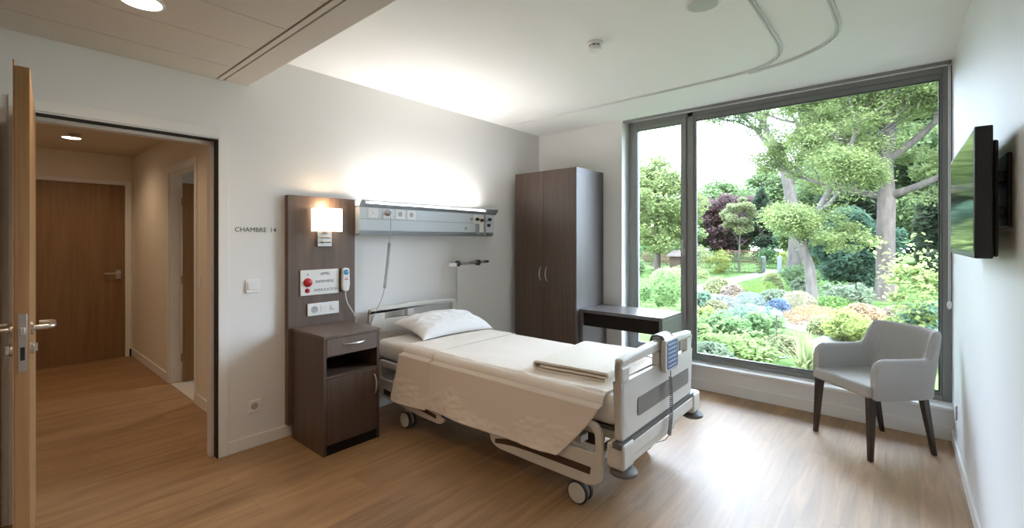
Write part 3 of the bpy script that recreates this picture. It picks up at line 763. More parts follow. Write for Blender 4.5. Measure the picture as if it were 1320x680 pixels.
# top sheet: lies over the mattress and hangs down the near side
def sheet_point(u, v, off=0, x0f=None, x1f=None, hang_n=None, hang_f=.22):
    pass
def nz(x, y, z=0): return noise.noise(Vector((x, y, z)))
def make_sheet(name, xa, xb, zlow, off, parent=None, nu=150, nv=120, far=True):
    """xa/xb: x of the head and foot hem as functions of drop s (0 at crest, 1 at lowest); zlow(x): hem height"""
    top = MZ1 + .004 + off
    ycrest_n, ycrest_f = BY0 - .008, BY1 + .008
    rad = .05
    def fn(u, v):
        # v: 0 near hem -> .42 near crest -> .9 far crest -> 1 far hem
        if v < .40:
            s = 1 - v / .40
            x = xa(s) * (1 - u) + xb(s) * u
            zl = zlow(u)
            q = top - rad
            z = q - (q - zl) * s
            y = ycrest_n - off - .050 * s ** .6
            wv = .010 * s * math.sin(x * 9 + 2.0 * nz(x * 2, s * 1.5)) + .016 * nz(x * 3.1, s * 2.0, 4) * s + .010 * nz(x * 7 + s * 6, s * 5, 9) * (s * (1.3 - s)) + .004 * nz(x * 22, s * 12, 3)
            y += wv - .01 * s
            y = min(y, 2.064 - .006 * s - off)
            return Vector((x, y, z))
        elif v < .50:
            t = (v - .40) / .10 * math.pi / 2
            x = xa(0) * (1 - u) + xb(0) * u
            return Vector((x, ycrest_n - off + rad * (1 - math.cos(t)), top - rad + rad * math.sin(t) + .003 * nz(x * 9, t)))
        elif v < .88:
            t = (v - .50) / .38
            x = xa(0) * (1 - u) + xb(0) * u
            y = ycrest_n + rad + (ycrest_f - ycrest_n - 2 * rad) * t
            z = top + .004 * nz(x * 3, y * 5, 1) + .0035 * nz(x * 11, y * 6, 2) + .004
            return Vector((x, y, z))
        elif v < .93:
            t = (v - .88) / .05 * math.pi / 2
            x = xa(0) * (1 - u) + xb(0) * u
            return Vector((x, ycrest_f - rad + rad * math.sin(t), top - rad + rad * math.cos(t)))
        else:
            s = (v - .93) / .07
            x = xa(0) * (1 - u) + xb(0) * u
            return Vector((x, ycrest_f + .012 * s + .008 * nz(x * 4, s), top - rad - .2 * s))
    return grid_obj(name, fn, nu, nv, M['sheet'], parent, th=.0025)
sh_ = make_sheet('bed_sheet', lambda s: .58 - .04 * s, lambda s: 2.285 - .25 * s ** 1.2, lambda u: .245 + .030 * u + .006 * math.sin(u * 7), 0)
tag(sh_, 'cream white top sheet draped over the mattress and hanging down the near side', 'sheet')
fold = make_sheet('folded_hem', lambda s: .575 - .085 * s, lambda s: .925 - .02 * s, lambda u: .226 + .022 * u, .006, sh_, nu=40)

# pillow
def pillow():
    c = Vector((.405, 2.66, MZ1 + .082)); hx, hy, hh = .235, .385, .088
    bm = bmesh.new(); n = 40
    def f(a, b, sgn):
        ex = 1 - .10 * (b * b) * (1 - abs(a)) ; ey = 1 - .08 * (a * a) * (1 - abs(b))
        pinch_x = 1 - .07 * (1 - b * b) * 0
        x = a * hx * (1 - .10 * (1 - b * b) * abs(a) ** 3); y = b * hy * (1 - .07 * (1 - a * a) * abs(b) ** 3)
        h = hh * max(0, (1 - abs(a) ** 2.4)) ** .55 * max(0, (1 - abs(b) ** 2.8)) ** .55
        wr = 1 + .16 * nz(a * 2.2 + 3, b * 2.2, 5) + .06 * nz(a * 7, b * 7, 2)
        z = sgn * h * wr * (1.1 if sgn > 0 else .62)
        z += -.028 * abs(a) ** 2 * abs(b) ** 2 + .012 * nz(a * 6, b * 6, 8) * (1 - a * a)
        return Vector((x, y, z))
    grids = []
    for sgn in (1, -1):
        grids.append([[bm.verts.new(f(-1 + 2 * i / n, -1 + 2 * j / n, sgn)) for j in range(n + 1)] for i in range(n + 1)])
    for g in grids:
        for i in range(n):
            for j in range(n):
                bm.faces.new((g[i][j], g[i + 1][j], g[i + 1][j + 1], g[i][j + 1]))
    bmesh.ops.remove_doubles(bm, verts=bm.verts[:], dist=.0015)
    bmesh.ops.recalc_face_normals(bm, faces=bm.faces[:])
    Mx = Matrix.Translation(c) @ Matrix.Rotation(R(9), 4, 'Y') @ Matrix.Rotation(R(-4), 4, 'Z')
    bm.transform(Mx)
    me = bpy.data.meshes.new('pillow'); bm.to_mesh(me); bm.free()
    o = finish('pillow', me, M['pillow'], None, smooth=True, ang=180)
    m_ = o.modifiers.new('s', 'SUBSURF'); m_.levels = 1; m_.render_levels = 1
    return o
tag(pillow(), 'plump white pillow resting at the head of the bed', 'pillow')

# folded blanket: nested folds
def blanket():
    zb = MZ1 + .016; th = .0095
    x0, x1, yn, yf = 1.69, 2.185, 2.27, 2.95
    def arc(cx, za, zc, a0, a1, n=12):
        r = (zc - za) / 2; return [(cx + r * math.cos(a0 + (a1 - a0) * k / n), (za + zc) / 2 + r * math.sin(a0 + (a1 - a0) * k / n)) for k in range(n + 1)]
    z1, z2, z3 = zb, zb + .021, zb + .043
    pts = [(x0 + .045, z2), (x0 + .3, z2), (x1 - .03, z2)] + arc(x1 - .012, z2, z3, -math.pi / 2, math.pi / 2)[1:] + [(x1 - .1, z3), (x0 + .3, z3)] + arc(x0 + .02, z1, z3, math.pi / 2, math.pi * 1.5) + [(x0 + .3, z1), (x1 - .02, z1)]
    m = MB()
    m.strip(pts, 'y', yn, yf, .0135)
    bmesh.ops.subdivide_edges(m.bm, edges=[e for e in m.bm.edges if abs(e.verts[0].co.y - e.verts[1].co.y) > .3 or abs(e.verts[0].co.x - e.verts[1].co.x) > .1], cuts=20)
    for v in m.bm.verts:
        v.co.z += .004 * nz(v.co.x * 6, v.co.y * 5, 3) + .0025 * nz(v.co.x * 18, v.co.y * 10, 5)
        v.co.y += .006 * nz(v.co.x * 5, 2, v.co.z * 30)
    Mx = Matrix.Translation((1.97, 2.6, 0)) @ Matrix.Rotation(R(5), 4, 'Z') @ Matrix.Translation((-1.97, -2.6, 0))
    m.bm.transform(Mx)
    o = m.build('folded_blanket', M['blanket'], None, bevel=.002, ang=50)
    return o
tag(blanket(), 'folded cream blanket lying at the foot of the bed', 'blanket')

# bed control handset hung on the footboard
bc = empty('bed_remote_control', (FX + .06, 2.63, .70), 0, 'bed remote with blue keypad hung over the footboard', 'remote')
m = MB(); bpts = [(FX + .062, .80), (FX + .062, .885), (FX + .050, .900), (FX + .022, .905), (FX - .006, .898), (FX - .014, .88), (FX - .014, .845)]
m.strip(bpts, 'y', 2.535, 2.655, .008); m.build('hanging_bracket', M['bedp'], bc, bevel=.003)
for y in (2.525, 2.653): MB().strip(bpts[1:], 'y', y, y + .012, .012).build('bracket_edge', M['bumper'], bc, bevel=.002)
m = MB(); m.prism(rounded([(2.50, .702), (2.70, .702), (2.70, .885), (2.50, .885)], .03), 'x', FX + .058, FX + .085); m.build('body', M['bedp'], bc, bevel=.006, seg=3)
m = MB(); m.prism(rounded([(2.523, .718), (2.685, .718), (2.685, .873), (2.523, .873)], .018), 'x', FX + .0852, FX + .087); kp = m.build('keypad', M['bluepad'], bc)
m = MB(); my = MB()
for i in range(6):
    for j in range(5):
        y = 2.538 + j * .028; z = .730 + i * .0245
        (my if j == 4 else m).box((FX + .087, y, z), (FX + .0885, y + .013, z + .009))
m.build('key_grid', M['key'], kp); my.build('yellow_key_column', M['keyy'], kp)
P = helix([Vector(p) for p in ((FX + .075, 2.60, .66), (FX + .078, 2.602, .52), (FX + .075, 2.60, .40), (FX + .072, 2.585, .33))], 36, .009, 9)
m = MB(); m.tube([(FX + .073, 2.60, .705), (FX + .075, 2.60, .68)] + P + [(FX + .06, 2.56, .305), (FX + .03, 2.50, .30), (FX + .0, 2.47, .33)], .0030, 6)
m.build('coiled_cable', M['cordd'], bc, smooth=True)

# ------------------------------------------------------------------ armchair
ch = empty('armchair', (3.308, 4.132, 0), R(-44.5), 'light grey upholstered armchair with dark wooden legs in front of the window', 'armchair')
def catm2(pts, n): return [tuple(p) for p in catmull([Vector((*p, 0)) for p in pts], n)]
# shell: arms and back in one curve, with inner and outer faces
path = [(-.262, -.235), (-.268, -.12), (-.272, .02), (-.262, .14), (-.225, .215), (-.14, .245), (0, .255), (.14, .245), (.225, .215), (.262, .14), (.272, .02), (.268, -.12), (.262, -.235)]
cv = [Vector(p) for p in catm2(path, 8)]
nC = len(cv)
def top_h(t):
    # t 0..1 along the path; arms .655, back .84
    a = min(t, 1 - t)
    lo_, hi_ = .265, .315
    k = max(0, min(1, (a - lo_) / (hi_ - lo_))); k = k * k * (3 - 2 * k)
    front = max(0, min(1, a / .05)); fr = math.sqrt(1 - (1 - front) ** 2)
    return (.61 + .07 * fr) * (1 - k) + (.845 + .012 * math.sin(math.pi * t)) * k
bm = bmesh.new(); rings = []
acc = [0]
for i in range(1, nC): acc.append(acc[-1] + (cv[i] - cv[i - 1]).length)
for i, p in enumerate(cv):
    t = acc[i] / acc[-1]
    d = (cv[min(i + 1, nC - 1)] - cv[max(i - 1, 0)]).normalized(); nrm = Vector((-d.y, d.x, 0))  # points inwards/outwards
    if nrm.dot(-p) < 0: nrm = -nrm
    H = top_h(t); zb = .412; th = .029
    lean = lambda z: -.20 * max(0, z - .45) * (max(0, p.y) / .25) ** 1.0
    ringv = []
    prof = [(th, zb), (th, .5), (th, H - .035), (th * .75, H - .012), (th * .25, H), (-th * .25, H), (-th * .75, H - .012), (-th, H - .035), (-th, .5), (-th, zb)]
    for o_, z in prof:
        q = p + nrm * o_; q = q + Vector((0, -lean(z), 0)); ringv.append(bm.verts.new((q.x, q.y, z)))
    rings.append(ringv)
for a, b in zip(rings, rings[1:]):
    for k in range(len(a)):
        bm.faces.new((a[k], a[(k + 1) % len(a)], b[(k + 1) % len(b)], b[k]))
bm.faces.new(rings[0]); bm.faces.new(rings[-1][::-1])
bmesh.ops.recalc_face_normals(bm, faces=bm.faces[:])
me = bpy.data.meshes.new('backrest_shell'); bm.to_mesh(me); bm.free()
finish('backrest_and_arms', me, M['fabric'], ch, smooth=True, ang=50, bevel=.006, seg=3, local=True)
m = MB()
sp = rounded([(-.262, -.262), (.262, -.262), (.236, .21), (.12, .232), (-.12, .232), (-.236, .21)], [.04, .04, .06, .1, .1, .06], 6)
m.prism(sp, 'z', .415, .497)
bmesh.ops.remove_doubles(m.bm, verts=m.bm.verts[:], dist=.001)
m.build('seat', M['fabric'], ch, bevel=.020, seg=4, local=True)
def taper_leg(top, bot, a, b):
    m = MB(); T = Vector(top); B_ = Vector(bot)
    vs = []
    for c, h in ((T, a), (B_, b)):
        vs.append([m.bm.verts.new(c + Vector((sx * h, sy * h, 0))) for sx, sy in ((-1, -1), (1, -1), (1, 1), (-1, 1))])
    for k in range(4): m.bm.faces.new((vs[0][k], vs[0][(k + 1) % 4], vs[1][(k + 1) % 4], vs[1][k]))
    m.bm.faces.new(vs[0][::-1]); m.bm.faces.new(vs[1])
    m.build('leg', M['leg'], ch, bevel=.003, local=True)
taper_leg((-.232, -.225, .42), (-.250, -.245, 0), .024, .014)
taper_leg((.232, -.225, .42), (.250, -.245, 0), .024, .014)
taper_leg((-.200, .200, .42), (-.205, .285, 0), .022, .013)
taper_leg((.200, .200, .42), (.205, .285, 0), .022, .013)

ch.scale = (.955, .955, .985)
# ------------------------------------------------------------------ television on its wall arm
tv = empty('television', (3.70, 2.74, 1.36), 0, 'black flat television mounted on the right wall', 'television')
ty0, ty1, tz0, tz1, tx = 2.25, 3.20, 1.388, 1.848, 3.658
tb = bx('body', (tx, ty0, tz0), (tx + .046, ty1, tz1), M['black'], tv, bevel=.004)
bx('rear_housing', (tx + .0465, ty0 + .012, tz0 + .006), (tx + .060, ty1 - .25, tz1 - .05), M['black'], tb, bevel=.008)
bx('screen', (tx - .0012, ty0 + .012, tz0 + .022), (tx + .001, ty1 - .012, tz1 - .012), M['tvscreen'], tv)
m = MB(); m.box((tx + .0605, 2.40, 1.46), (tx + .070, 2.43, 1.80)); m.box((tx + .0605, 2.60, 1.46), (tx + .070, 2.63, 1.80)); m.box((tx + .0605, 2.36, 1.66), (W - .012, 2.70, 1.70)); m.box((tx + .0605, 2.36, 1.54), (W - .012, 2.70, 1.57)); m.box((W - .012, 2.33, 1.50), (W, 2.74, 1.76))
m.build('wall_mount', M['black'], tv, bevel=.003)

# ------------------------------------------------------------------ ceiling fittings
def curtain_track(name, pts, label):
    m = MB()
    P_ = catmull([Vector(p) for p in pts], 10)
    for off in (-.010, .010):
        Q = []
        for i, p in enumerate(P_):
            d = (P_[min(i + 1, len(P_) - 1)] - P_[max(i - 1, 0)]).normalized(); nn = Vector((-d.y, d.x, 0)); Q.append(p + nn * off)
        m.tube(Q, .0055, 6)
    return tag(m.build(name, M['track'], smooth=True), label, 'curtain track')
zt = CE - .006
curtain_track('curtain_track', [(.06, 3.935, zt), (1.0, 3.915, zt), (2.0, 3.90, zt), (2.45, 3.885, zt), (2.66, 3.83, zt), (2.79, 3.70, zt), (2.845, 3.50, zt), (2.85, 3.2, zt), (2.845, 2.6, zt), (2.84, 1.5, zt)],
              'grey ceiling curtain track that bends nearest the room centre and reaches the left wall')
curtain_track('curtain_track', [(2.56, 3.91, zt), (2.80, 3.85, zt), (3.00, 3.735, zt), (3.13, 3.58, zt), (3.175, 3.40, zt), (3.175, 3.15, zt), (3.165, 2.6, zt), (3.16, 1.5, zt)],
              'short grey ceiling curtain track branching off closer to the window side')
sd = empty('smoke_detector', (1.92, 2.65, CE), 0, 'small white smoke detector on the ceiling above the bed', 'smoke detector')
MB().lathe((1.92, 2.65, CE), [(.055, 0), (.055, -.012), (.048, -.018), (.044, -.020)], 'z', 28).build('base', M['white'], sd, smooth=True)
MB().lathe((1.92, 2.65, CE), [(.036, -.018), (.036, -.034)], 'z', 28).build('vent_ring', M['inkb'], sd, smooth=True)
MB().lathe((1.92, 2.65, CE), [(.044, -.032), (.046, -.038), (.040, -.055), (.02, -.060), (.001, -.060)], 'z', 28).build('cap', M['white'], sd, smooth=True)
m = MB()
for k in range(8):
    t = k * math.pi / 4; m.box((1.92 + .040 * math.cos(t) - .004, 2.65 + .040 * math.sin(t) - .004, CE - .036), (1.92 + .040 * math.cos(t) + .004, 2.65 + .040 * math.sin(t) + .004, CE - .018))
m.lathe((1.92, 2.65, CE), [(.036, -.019), (.0425, -.019), (.0425, -.0205), (.036, -.0205)], 'z', 24)
bmesh.ops.remove_doubles(m.bm, verts=m.bm.verts[:], dist=.0002)
m.build('rib_cage', M['white'], sd)
spk = empty('ceiling_speaker', (2.63, 2.60, CE), 0, 'flat round grey ceiling speaker between the smoke detector and the curtain track', 'speaker')
MB().lathe((2.63, 2.60, CE), [(.092, 0), (.092, -.006), (.080, -.010), (.078, -.006)], 'z', 36).build('rim', M['trimw'], spk, smooth=True)
MB().lathe((2.63, 2.60, CE), [(.078, -.004), (.078, -.009), (.03, -.012), (.012, -.012), (.001, -.012)], 'z', 36).build('grille', M['speaker'], spk, smooth=True)

# ------------------------------------------------------------------ garden outside the window
GZ = -.10
rng = np.random.default_rng(11)
LC_ = dict(
 oak=(.40, .56, .20), oak2=(.36, .54, .22), midtree=(.30, .50, .20), brightt=(.42, .60, .20), purple=(.20, .15, .16), birch=(.42, .52, .24), conifer=(.11, .22, .14),
 dark=(.12, .22, .13), teal=(.13, .31, .20), lush=(.30, .56, .18), redbr=(.42, .32, .20), lime2=(.50, .60, .28), yellowgreen=(.50, .62, .13), hedge=(.13, .22, .10), pinkred=(.55, .34, .26),
 deep=(.14, .34, .13), mid=(.24, .42, .18), greyg=(.34, .48, .30), bright=(.30, .55, .09), beige=(.60, .50, .40), lime=(.55, .66, .27), blueg=(.36, .50, .48), blueg2=(.48, .58, .52), blue=(.22, .38, .62),
 pinkbeige=(.60, .56, .38), orange=(.66, .46, .24), bright2=(.26, .52, .13), redyellow=(.68, .50, .28), yellowgreen2=(.52, .68, .17), pinkbrown=(.55, .44, .36), maple=(.42, .60, .16), tealg=(.26, .50, .32), limeg=(.56, .64, .30),
 olive=(.44, .48, .24), greenf=(.30, .56, .20), limef=(.44, .66, .20), yucca=(.52, .66, .26))
LM = {}
def lm(k):
    if k not in LM:
        c = LC_[k]; l = sum(c) / 3; LM[k] = leafmat('leaf_' + k, tuple((x * .84 + l * .16) * .50 for x in c))
    return LM[k]
M['bark'] = mat('pale_bark', (.085, .073, .063), .9, noise_s=9, noise_amt=.35, bump=.6, bump_s=30, stretch=(1, 1, .3))
M['barkm'] = mat('mid_bark', (.075, .060, .05), .9, noise_s=9, noise_amt=.4, bump=.6, bump_s=30, stretch=(1, 1, .3))
M['barkd'] = mat('brown_bark', (.07, .055, .04), .9, noise_s=9, noise_amt=.35, bump=.6, bump_s=30, stretch=(1, 1, .3))

def leaves(C, S, name, mt, parent=None, up=.5, asp=.42, dirs=None):
    n = len(C); S = np.asarray(S).reshape(-1, 1) * np.ones((n, 1))
    nr = rng.normal(size=(n, 3)); nr /= np.linalg.norm(nr, axis=1, keepdims=True); nr[:, 2] = np.abs(nr[:, 2]) + up
    nr /= np.linalg.norm(nr, axis=1, keepdims=True)
    a = rng.normal(size=(n, 3)) if dirs is None else dirs + rng.normal(size=(n, 3)) * .25
    a -= nr * (a * nr).sum(1, keepdims=True); a /= np.linalg.norm(a, axis=1, keepdims=True)
    b = np.cross(nr, a)
    s = S * rng.uniform(.65, 1.25, (n, 1))
    V = np.stack([C - a * s * .5, C + b * s * asp * .5 - a * s * .05, C + a * s * .5 - nr * s * .12, C - b * s * asp * .5 - a * s * .05], 1).reshape(-1, 3)
    me = bpy.data.meshes.new(name)
    me.vertices.add(4 * n); me.vertices.foreach_set('co', V.astype('f').ravel())
    me.loops.add(4 * n); me.loops.foreach_set('vertex_index', np.arange(4 * n, dtype='i'))
    me.polygons.add(n); me.polygons.foreach_set('loop_start', np.arange(0, 4 * n, 4, dtype='i')); me.polygons.foreach_set('loop_total', np.full(n, 4, 'i'))
    me.update()
    return finish(name, me, mt, parent)

def shell_pts(c, r, n, thick=.25, lower=False):
    d = rng.normal(size=(n, 3)); d /= np.linalg.norm(d, axis=1, keepdims=True)
    if lower: d[:, 2] = np.abs(d[:, 2])
    rad = 1 - thick * rng.random((n, 1)) ** 1.5
    return np.asarray(c) + d * rad * np.asarray(r)

def clumped(c, r, K, per, cr, flat=.6, dome=False):
    """clumps of leaves spread over an ellipsoid"""
    c = np.asarray(c, float); r = np.asarray(r, float)
    out = []
    d = rng.normal(size=(K, 3)); d /= np.linalg.norm(d, axis=1, keepdims=True)
    if dome: d[:, 2] = np.abs(d[:, 2])
    cen = c + d * r * (.55 + .42 * rng.random((K, 1)))
    for q in cen:
        k = cr * rng.uniform(.6, 1.3)
        out.append(shell_pts(q, (k, k, k * flat), per, .6))
    return np.concatenate(out)

def shrub(x, y, w_, h, key, kind, label):
    w_ *= 1.22; h *= 1.08
    if y < 9: w_ *= 1.15; h *= 1.15
    n = 2600 if y < 12 else 1600
    big = {'blueg': .05, 'blueg2': .05, 'orange': .045, 'beige': .08, 'pinkbeige': .05, 'bright': .05, 'hedge': .07}
    s = big.get(key, .085 if y < 12 else .11)
    if kind == 'bush':
        C = clumped((x, y, GZ + h * .48), (w_ * .42, w_ * .42, h * .42), 26, n // 26, max(w_, h) * .16, .8)
        C[:, 2] = np.maximum(C[:, 2], GZ + .02)
        o = leaves(C, s, 'shrub', lm(key), up=.5)
    elif kind == 'mound':
        C = np.concatenate([shell_pts((x, y, GZ), (w_ * .5, w_ * .45, h * 1.0), n, .3, True), clumped((x, y, GZ), (w_ * .5, w_ * .45, h * .95), 20, n // 30, w_ * .1, .8, True)])
        C[:, 2] = np.maximum(C[:, 2], GZ + .01)
        o = leaves(C, s * .85, 'shrub', lm(key), up=.3, asp=.4)
    elif kind == 'box':
        C = rng.uniform(-1, 1, (n * 2, 3)); ax = rng.integers(0, 3, n * 2); C[np.arange(n * 2), ax] = np.sign(C[np.arange(n * 2), ax]) * rng.uniform(.85, 1, n * 2)
        C = C * (w_ * .5, .5, h * .5) + (x, y, GZ + h * .5)
        o = leaves(C, s, 'shrub', lm(key), up=.3)
    else:
        # loose: arching stems carrying bigger leaves
        C = []
        for k in range(34):
            t0 = rng.uniform(0, 2 * math.pi); ln = rng.uniform(.35, 1.0); out_ = rng.uniform(.15, .55) * w_
            for j in range(44):
                t = j / 43
                base = np.array([x + out_ * math.cos(t0) * t ** 1.3, y + out_ * math.sin(t0) * t ** 1.3, GZ + h * ln * (1.15 * t - .2 * t * t)])
                C.append(base + rng.normal(size=3) * (.05 + .04 * t))
        C = np.array(C)
        C = np.concatenate([C, clumped((x, y, GZ + h * .4), (w_ * .36, w_ * .36, h * .42), 16, 70, .13, .7)])
        C[:, 2] = np.maximum(C[:, 2], GZ + .02)
        o = leaves(C, .085, 'shrub', lm(key), up=.7, asp=.5)
    return tag(o, label, 'shrub')

SHRUBS = [
(-0.382, 9.271, 1.01, 0.95, 'lush', 'bush', 'lush green shrub outside the narrow left pane'),
(-6.563, 23.668, 1.42, 1.21, 'redbr', 'bush', 'reddish shrub by the shed outside the narrow left pane'),
(-4.043, 23.403, 1.39, 1.32, 'lime2', 'bush', 'pale green bush left of the yellow green bush, farther down the garden'),
(-3.096, 22.792, 1.11, 1.11, 'yellowgreen', 'bush', 'small yellow green round tree shaped bush left of the birch'),
(-2.48, 24.011, 1.66, 0.68, 'hedge', 'box', 'dark clipped hedge behind the left gate post'),
(-4.944, 35.41, 2.21, 0.78, 'pinkred', 'box', 'reddish flowering hedge top beside the left gate post'),
(-2.185, 29.249, 1.33, 1.2, 'deep', 'bush', 'round deep green bush between the two gate posts'),
(-0.684, 26.272, 1.24, 1.16, 'yellowgreen', 'bush', 'yellow green bush just right of the right gate post'),
(0.996, 17.128, 1.0, 0.93, 'mid', 'bush', 'mid green bush in front of the pale leaning trunk, right of the gate'),
(1.345, 15.228, 0.49, 0.51, 'greyg', 'bush', 'small grey green bush left of the leaning tree foot'),
(0.402, 14.423, 0.97, 0.4, 'bright', 'mound', 'bright green clipped mound in the middle of the gravel'),
(-0.054, 13.561, 0.52, 0.34, 'beige', 'mound', 'beige feathery grass mound left of the bright green mound'),
(0.428, 16.043, 0.53, 0.53, 'lime', 'mound', 'lime grass tuft at the far edge of the gravel behind the mound'),
(0.71, 12.018, 0.63, 0.3, 'blueg', 'mound', 'blue grey low plant in front of the bright green mound'),
(0.304, 11.333, 0.55, 0.26, 'blueg2', 'mound', 'silvery low plant at the left of the gravel'),
(1.557, 10.668, 0.42, 0.34, 'blue', 'mound', 'low blue flowering plant at the gravel edge'),
(1.804, 11.408, 0.67, 0.45, 'pinkbeige', 'mound', 'pinkish beige dome shaped shrub right of the blue plant'),
(1.165, 12.582, 0.76, 0.34, 'greyg', 'mound', 'soft grey green mound behind the blue plant'),
(2.23, 10.094, 0.84, 0.32, 'orange', 'mound', 'low orange heather bed in front of the beige dome'),
(2.325, 12.28, 0.9, 0.29, 'bright2', 'mound', 'flat bright green low shrub at the foot of the leaning tree'),
(2.594, 12.811, 1.06, 0.56, 'greyg', 'bush', 'grey green rounded shrub between the two big trunks'),
(2.935, 10.696, 0.67, 0.35, 'redyellow', 'mound', 'yellow and pink flowering shrub behind the armchair'),
(2.829, 8.634, 0.62, 0.44, 'yellowgreen2', 'bush', 'tall yellow green leafy shrub left of the armchair back'),
(3.52, 11.408, 0.74, 0.3, 'pinkbrown', 'mound', 'pinkish brown low plant at the foot of the thick trunk'),
(3.668, 7.871, 0.76, 1.53, 'maple', 'loose', 'light yellow green young maple beside the right window edge'),
(3.72, 7.675, 0.58, 0.68, 'tealg', 'bush', 'blue green shrub under the young maple'),
(-0.607, 14.063, 0.68, 0.46, 'limeg', 'mound', 'pale lime grass patch along the far left path edge'),
(0.125, 10.401, 0.41, 0.45, 'tealg', 'bush', 'blue green bush next to the window mullion'),
(0.659, 9.532, 0.47, 0.34, 'olive', 'mound', 'olive brown low plant behind the left foreground shrubs'),
(0.83, 8.123, 0.49, 0.34, 'yellowgreen2', 'bush', 'yellow green shrub right beside the window mullion'),
(1.414, 8.622, 0.81, 0.36, 'tealg', 'bush', 'fresh blue green leafy shrub in the left foreground'),
(1.912, 7.644, 0.58, 0.41, 'greenf', 'bush', 'bright green leafy shrub at the centre of the foreground bed'),
(1.484, 7.017, 0.63, 0.42, 'greenf', 'bush', 'broad green shrub in front of the mullion side bed'),
(1.486, 6.159, 0.41, 0.38, 'limef', 'bush', 'lime leafy plant in the near left corner of the big pane'),
(1.933, 6.243, 0.69, 0.35, 'limef', 'loose', 'arching lime green plant low in the left foreground'),
(1.764, 5.566, 0.46, 0.29, 'greyg', 'mound', 'grey green edging plant close to the sill at the left'),
(2.244, 7.185, 0.38, 0.2, 'olive', 'mound', 'small olive plant left of the spiky plant'),
(2.53, 9.143, 0.47, 0.28, 'limeg', 'mound', 'lime mound on the gravel edge behind the spiky plant'),

]
SHRUBS += [(-4.6, 26.5, 2.6, .85, 'hedge', 'box', 'long dark hedge across the lawn left of the birch'),
 (-5.2, 18.2, 1.0, .8, 'mid', 'bush', 'mid green bush in front of the garden shed'),
 (-7.6, 28.0, 3.0, 1.1, 'deep', 'box', 'broad deep green hedge far left seen through the narrow pane'),
 (-2.9, 16.2, 1.2, .55, 'limeg', 'mound', 'pale lime grasses on the lawn beyond the window mullion'),
 (-3.4, 19.5, 1.5, .5, 'lime', 'mound', 'low lime grass clump in the middle of the far lawn')]
for a_ in SHRUBS: shrub(*a_)

def limb(mb, p, d, ln, r, depth, tips, wob=.25, segs=5, split=3, spread=.7, up=.15):
    P = [p.copy()]; rr = [r]
    for i in range(segs):
        d = (d + Vector((random.uniform(-1, 1), random.uniform(-1, 1), random.uniform(-.6, 1))) * wob * .35 + Vector((0, 0, up * .3))).normalized()
        p = p + d * (ln / segs); P.append(p.copy()); rr.append(r * (1 - .42 * (i + 1) / segs))
    mb.tube(P, rr, 8 if depth > 1 else 5)
    if depth == 0:
        tips.append(p.copy()); tips.append(P[-3].copy()); return
    for k in range(split):
        a = 2 * math.pi * (k + random.random() * .6) / split
        u = d.cross(Vector((.3, .2, 1))).normalized(); v = d.cross(u)
        nd = (d + (u * math.cos(a) + v * math.sin(a)) * spread * random.uniform(.7, 1.3)).normalized()
        q = P[-1] if k < 2 else P[-2]
        limb(mb, q.copy(), nd, ln * random.uniform(.62, .85), rr[-1] * .78, depth - 1, tips, wob, segs, split, spread, up)
    if depth >= 2: tips.append(p.copy())

def tree(loc, trunk, r, key, label, bark='bark', limbs=(), per=260, cr=.75, flat=.5, leaf=.17, extra=(), top_r=None, limb_len=1.5, depth=3, spread=.7, split=3):
    """trunk: points from the ground up; limbs: (trunk point index, direction)"""
    root = empty('tree', loc, 0, label, 'tree')
    mb = MB(); tips = []
    T = catmull([Vector(p) for p in trunk], 6)
    n = len(T); tr = top_r or r * .6
    rad = [r * (1.35 if i == 0 else 1.12 if i < 3 else 1) * (1 - i / n) + tr * i / n for i in range(n)]
    mb.tube(T, rad, 14)
    for idx, d, ln in limbs:
        limb(mb, Vector(trunk[idx]), Vector(d).normalized(), ln, tr * .8, depth, tips, spread=spread, split=split)
    mb.build('trunk', M[bark], root, smooth=True, ang=80)
    C = []
    for t in tips:
        k = cr * random.uniform(.6, 1.25)
        C.append(shell_pts(t, (k, k, k * flat), per, .8))
    for (c, rr_, K, pp, c2) in extra:
        C.append(clumped(c, rr_, K, pp, c2, .6))
    leaves(np.concatenate(C), leaf, 'foliage', lm(key), root, up=.8)
    return root

def crown_tree(x, y, h, w_, key, label, K=60, per=260, cr=None, leaf=.26, bark='barkd', base=.12, r=.16, conic=False):
    root = empty('tree', (x, y, GZ), 0, label, 'tree')
    mb = MB(); mb.tube([(x, y, GZ - .05), (x + .05, y, GZ + h * .4), (x, y + .05, GZ + h * .85)], [r, r * .7, r * .2], 10)
    for k in range(7):
        a = k * 2.4; z = GZ + h * (.3 + .08 * k); mb.tube([(x, y, z), (x + math.cos(a) * w_ * .2, y + math.sin(a) * w_ * .2, z + h * .08), (x + math.cos(a) * w_ * .36, y + math.sin(a) * w_ * .36, z + h * .12)], [r * .4, r * .25, r * .1], 6)
    mb.build('trunk', M[bark], root, smooth=True, ang=80)
    zc = GZ + h * (base + 1) / 2; rz = h * (1 - base) / 2
    C = clumped((x, y, zc), (w_ / 2, w_ / 2, rz), K, per, cr or w_ * .17, .7)
    if conic:
        t = np.clip((C[:, 2] - (zc - rz)) / (2 * rz), 0, 1); C[:, 0] = x + (C[:, 0] - x) * (1.15 - t); C[:, 1] = y + (C[:, 1] - y) * (1.15 - t)
    leaves(C, leaf, 'foliage', lm(key), root, up=.7)
    return root

V3 = lambda *a: a
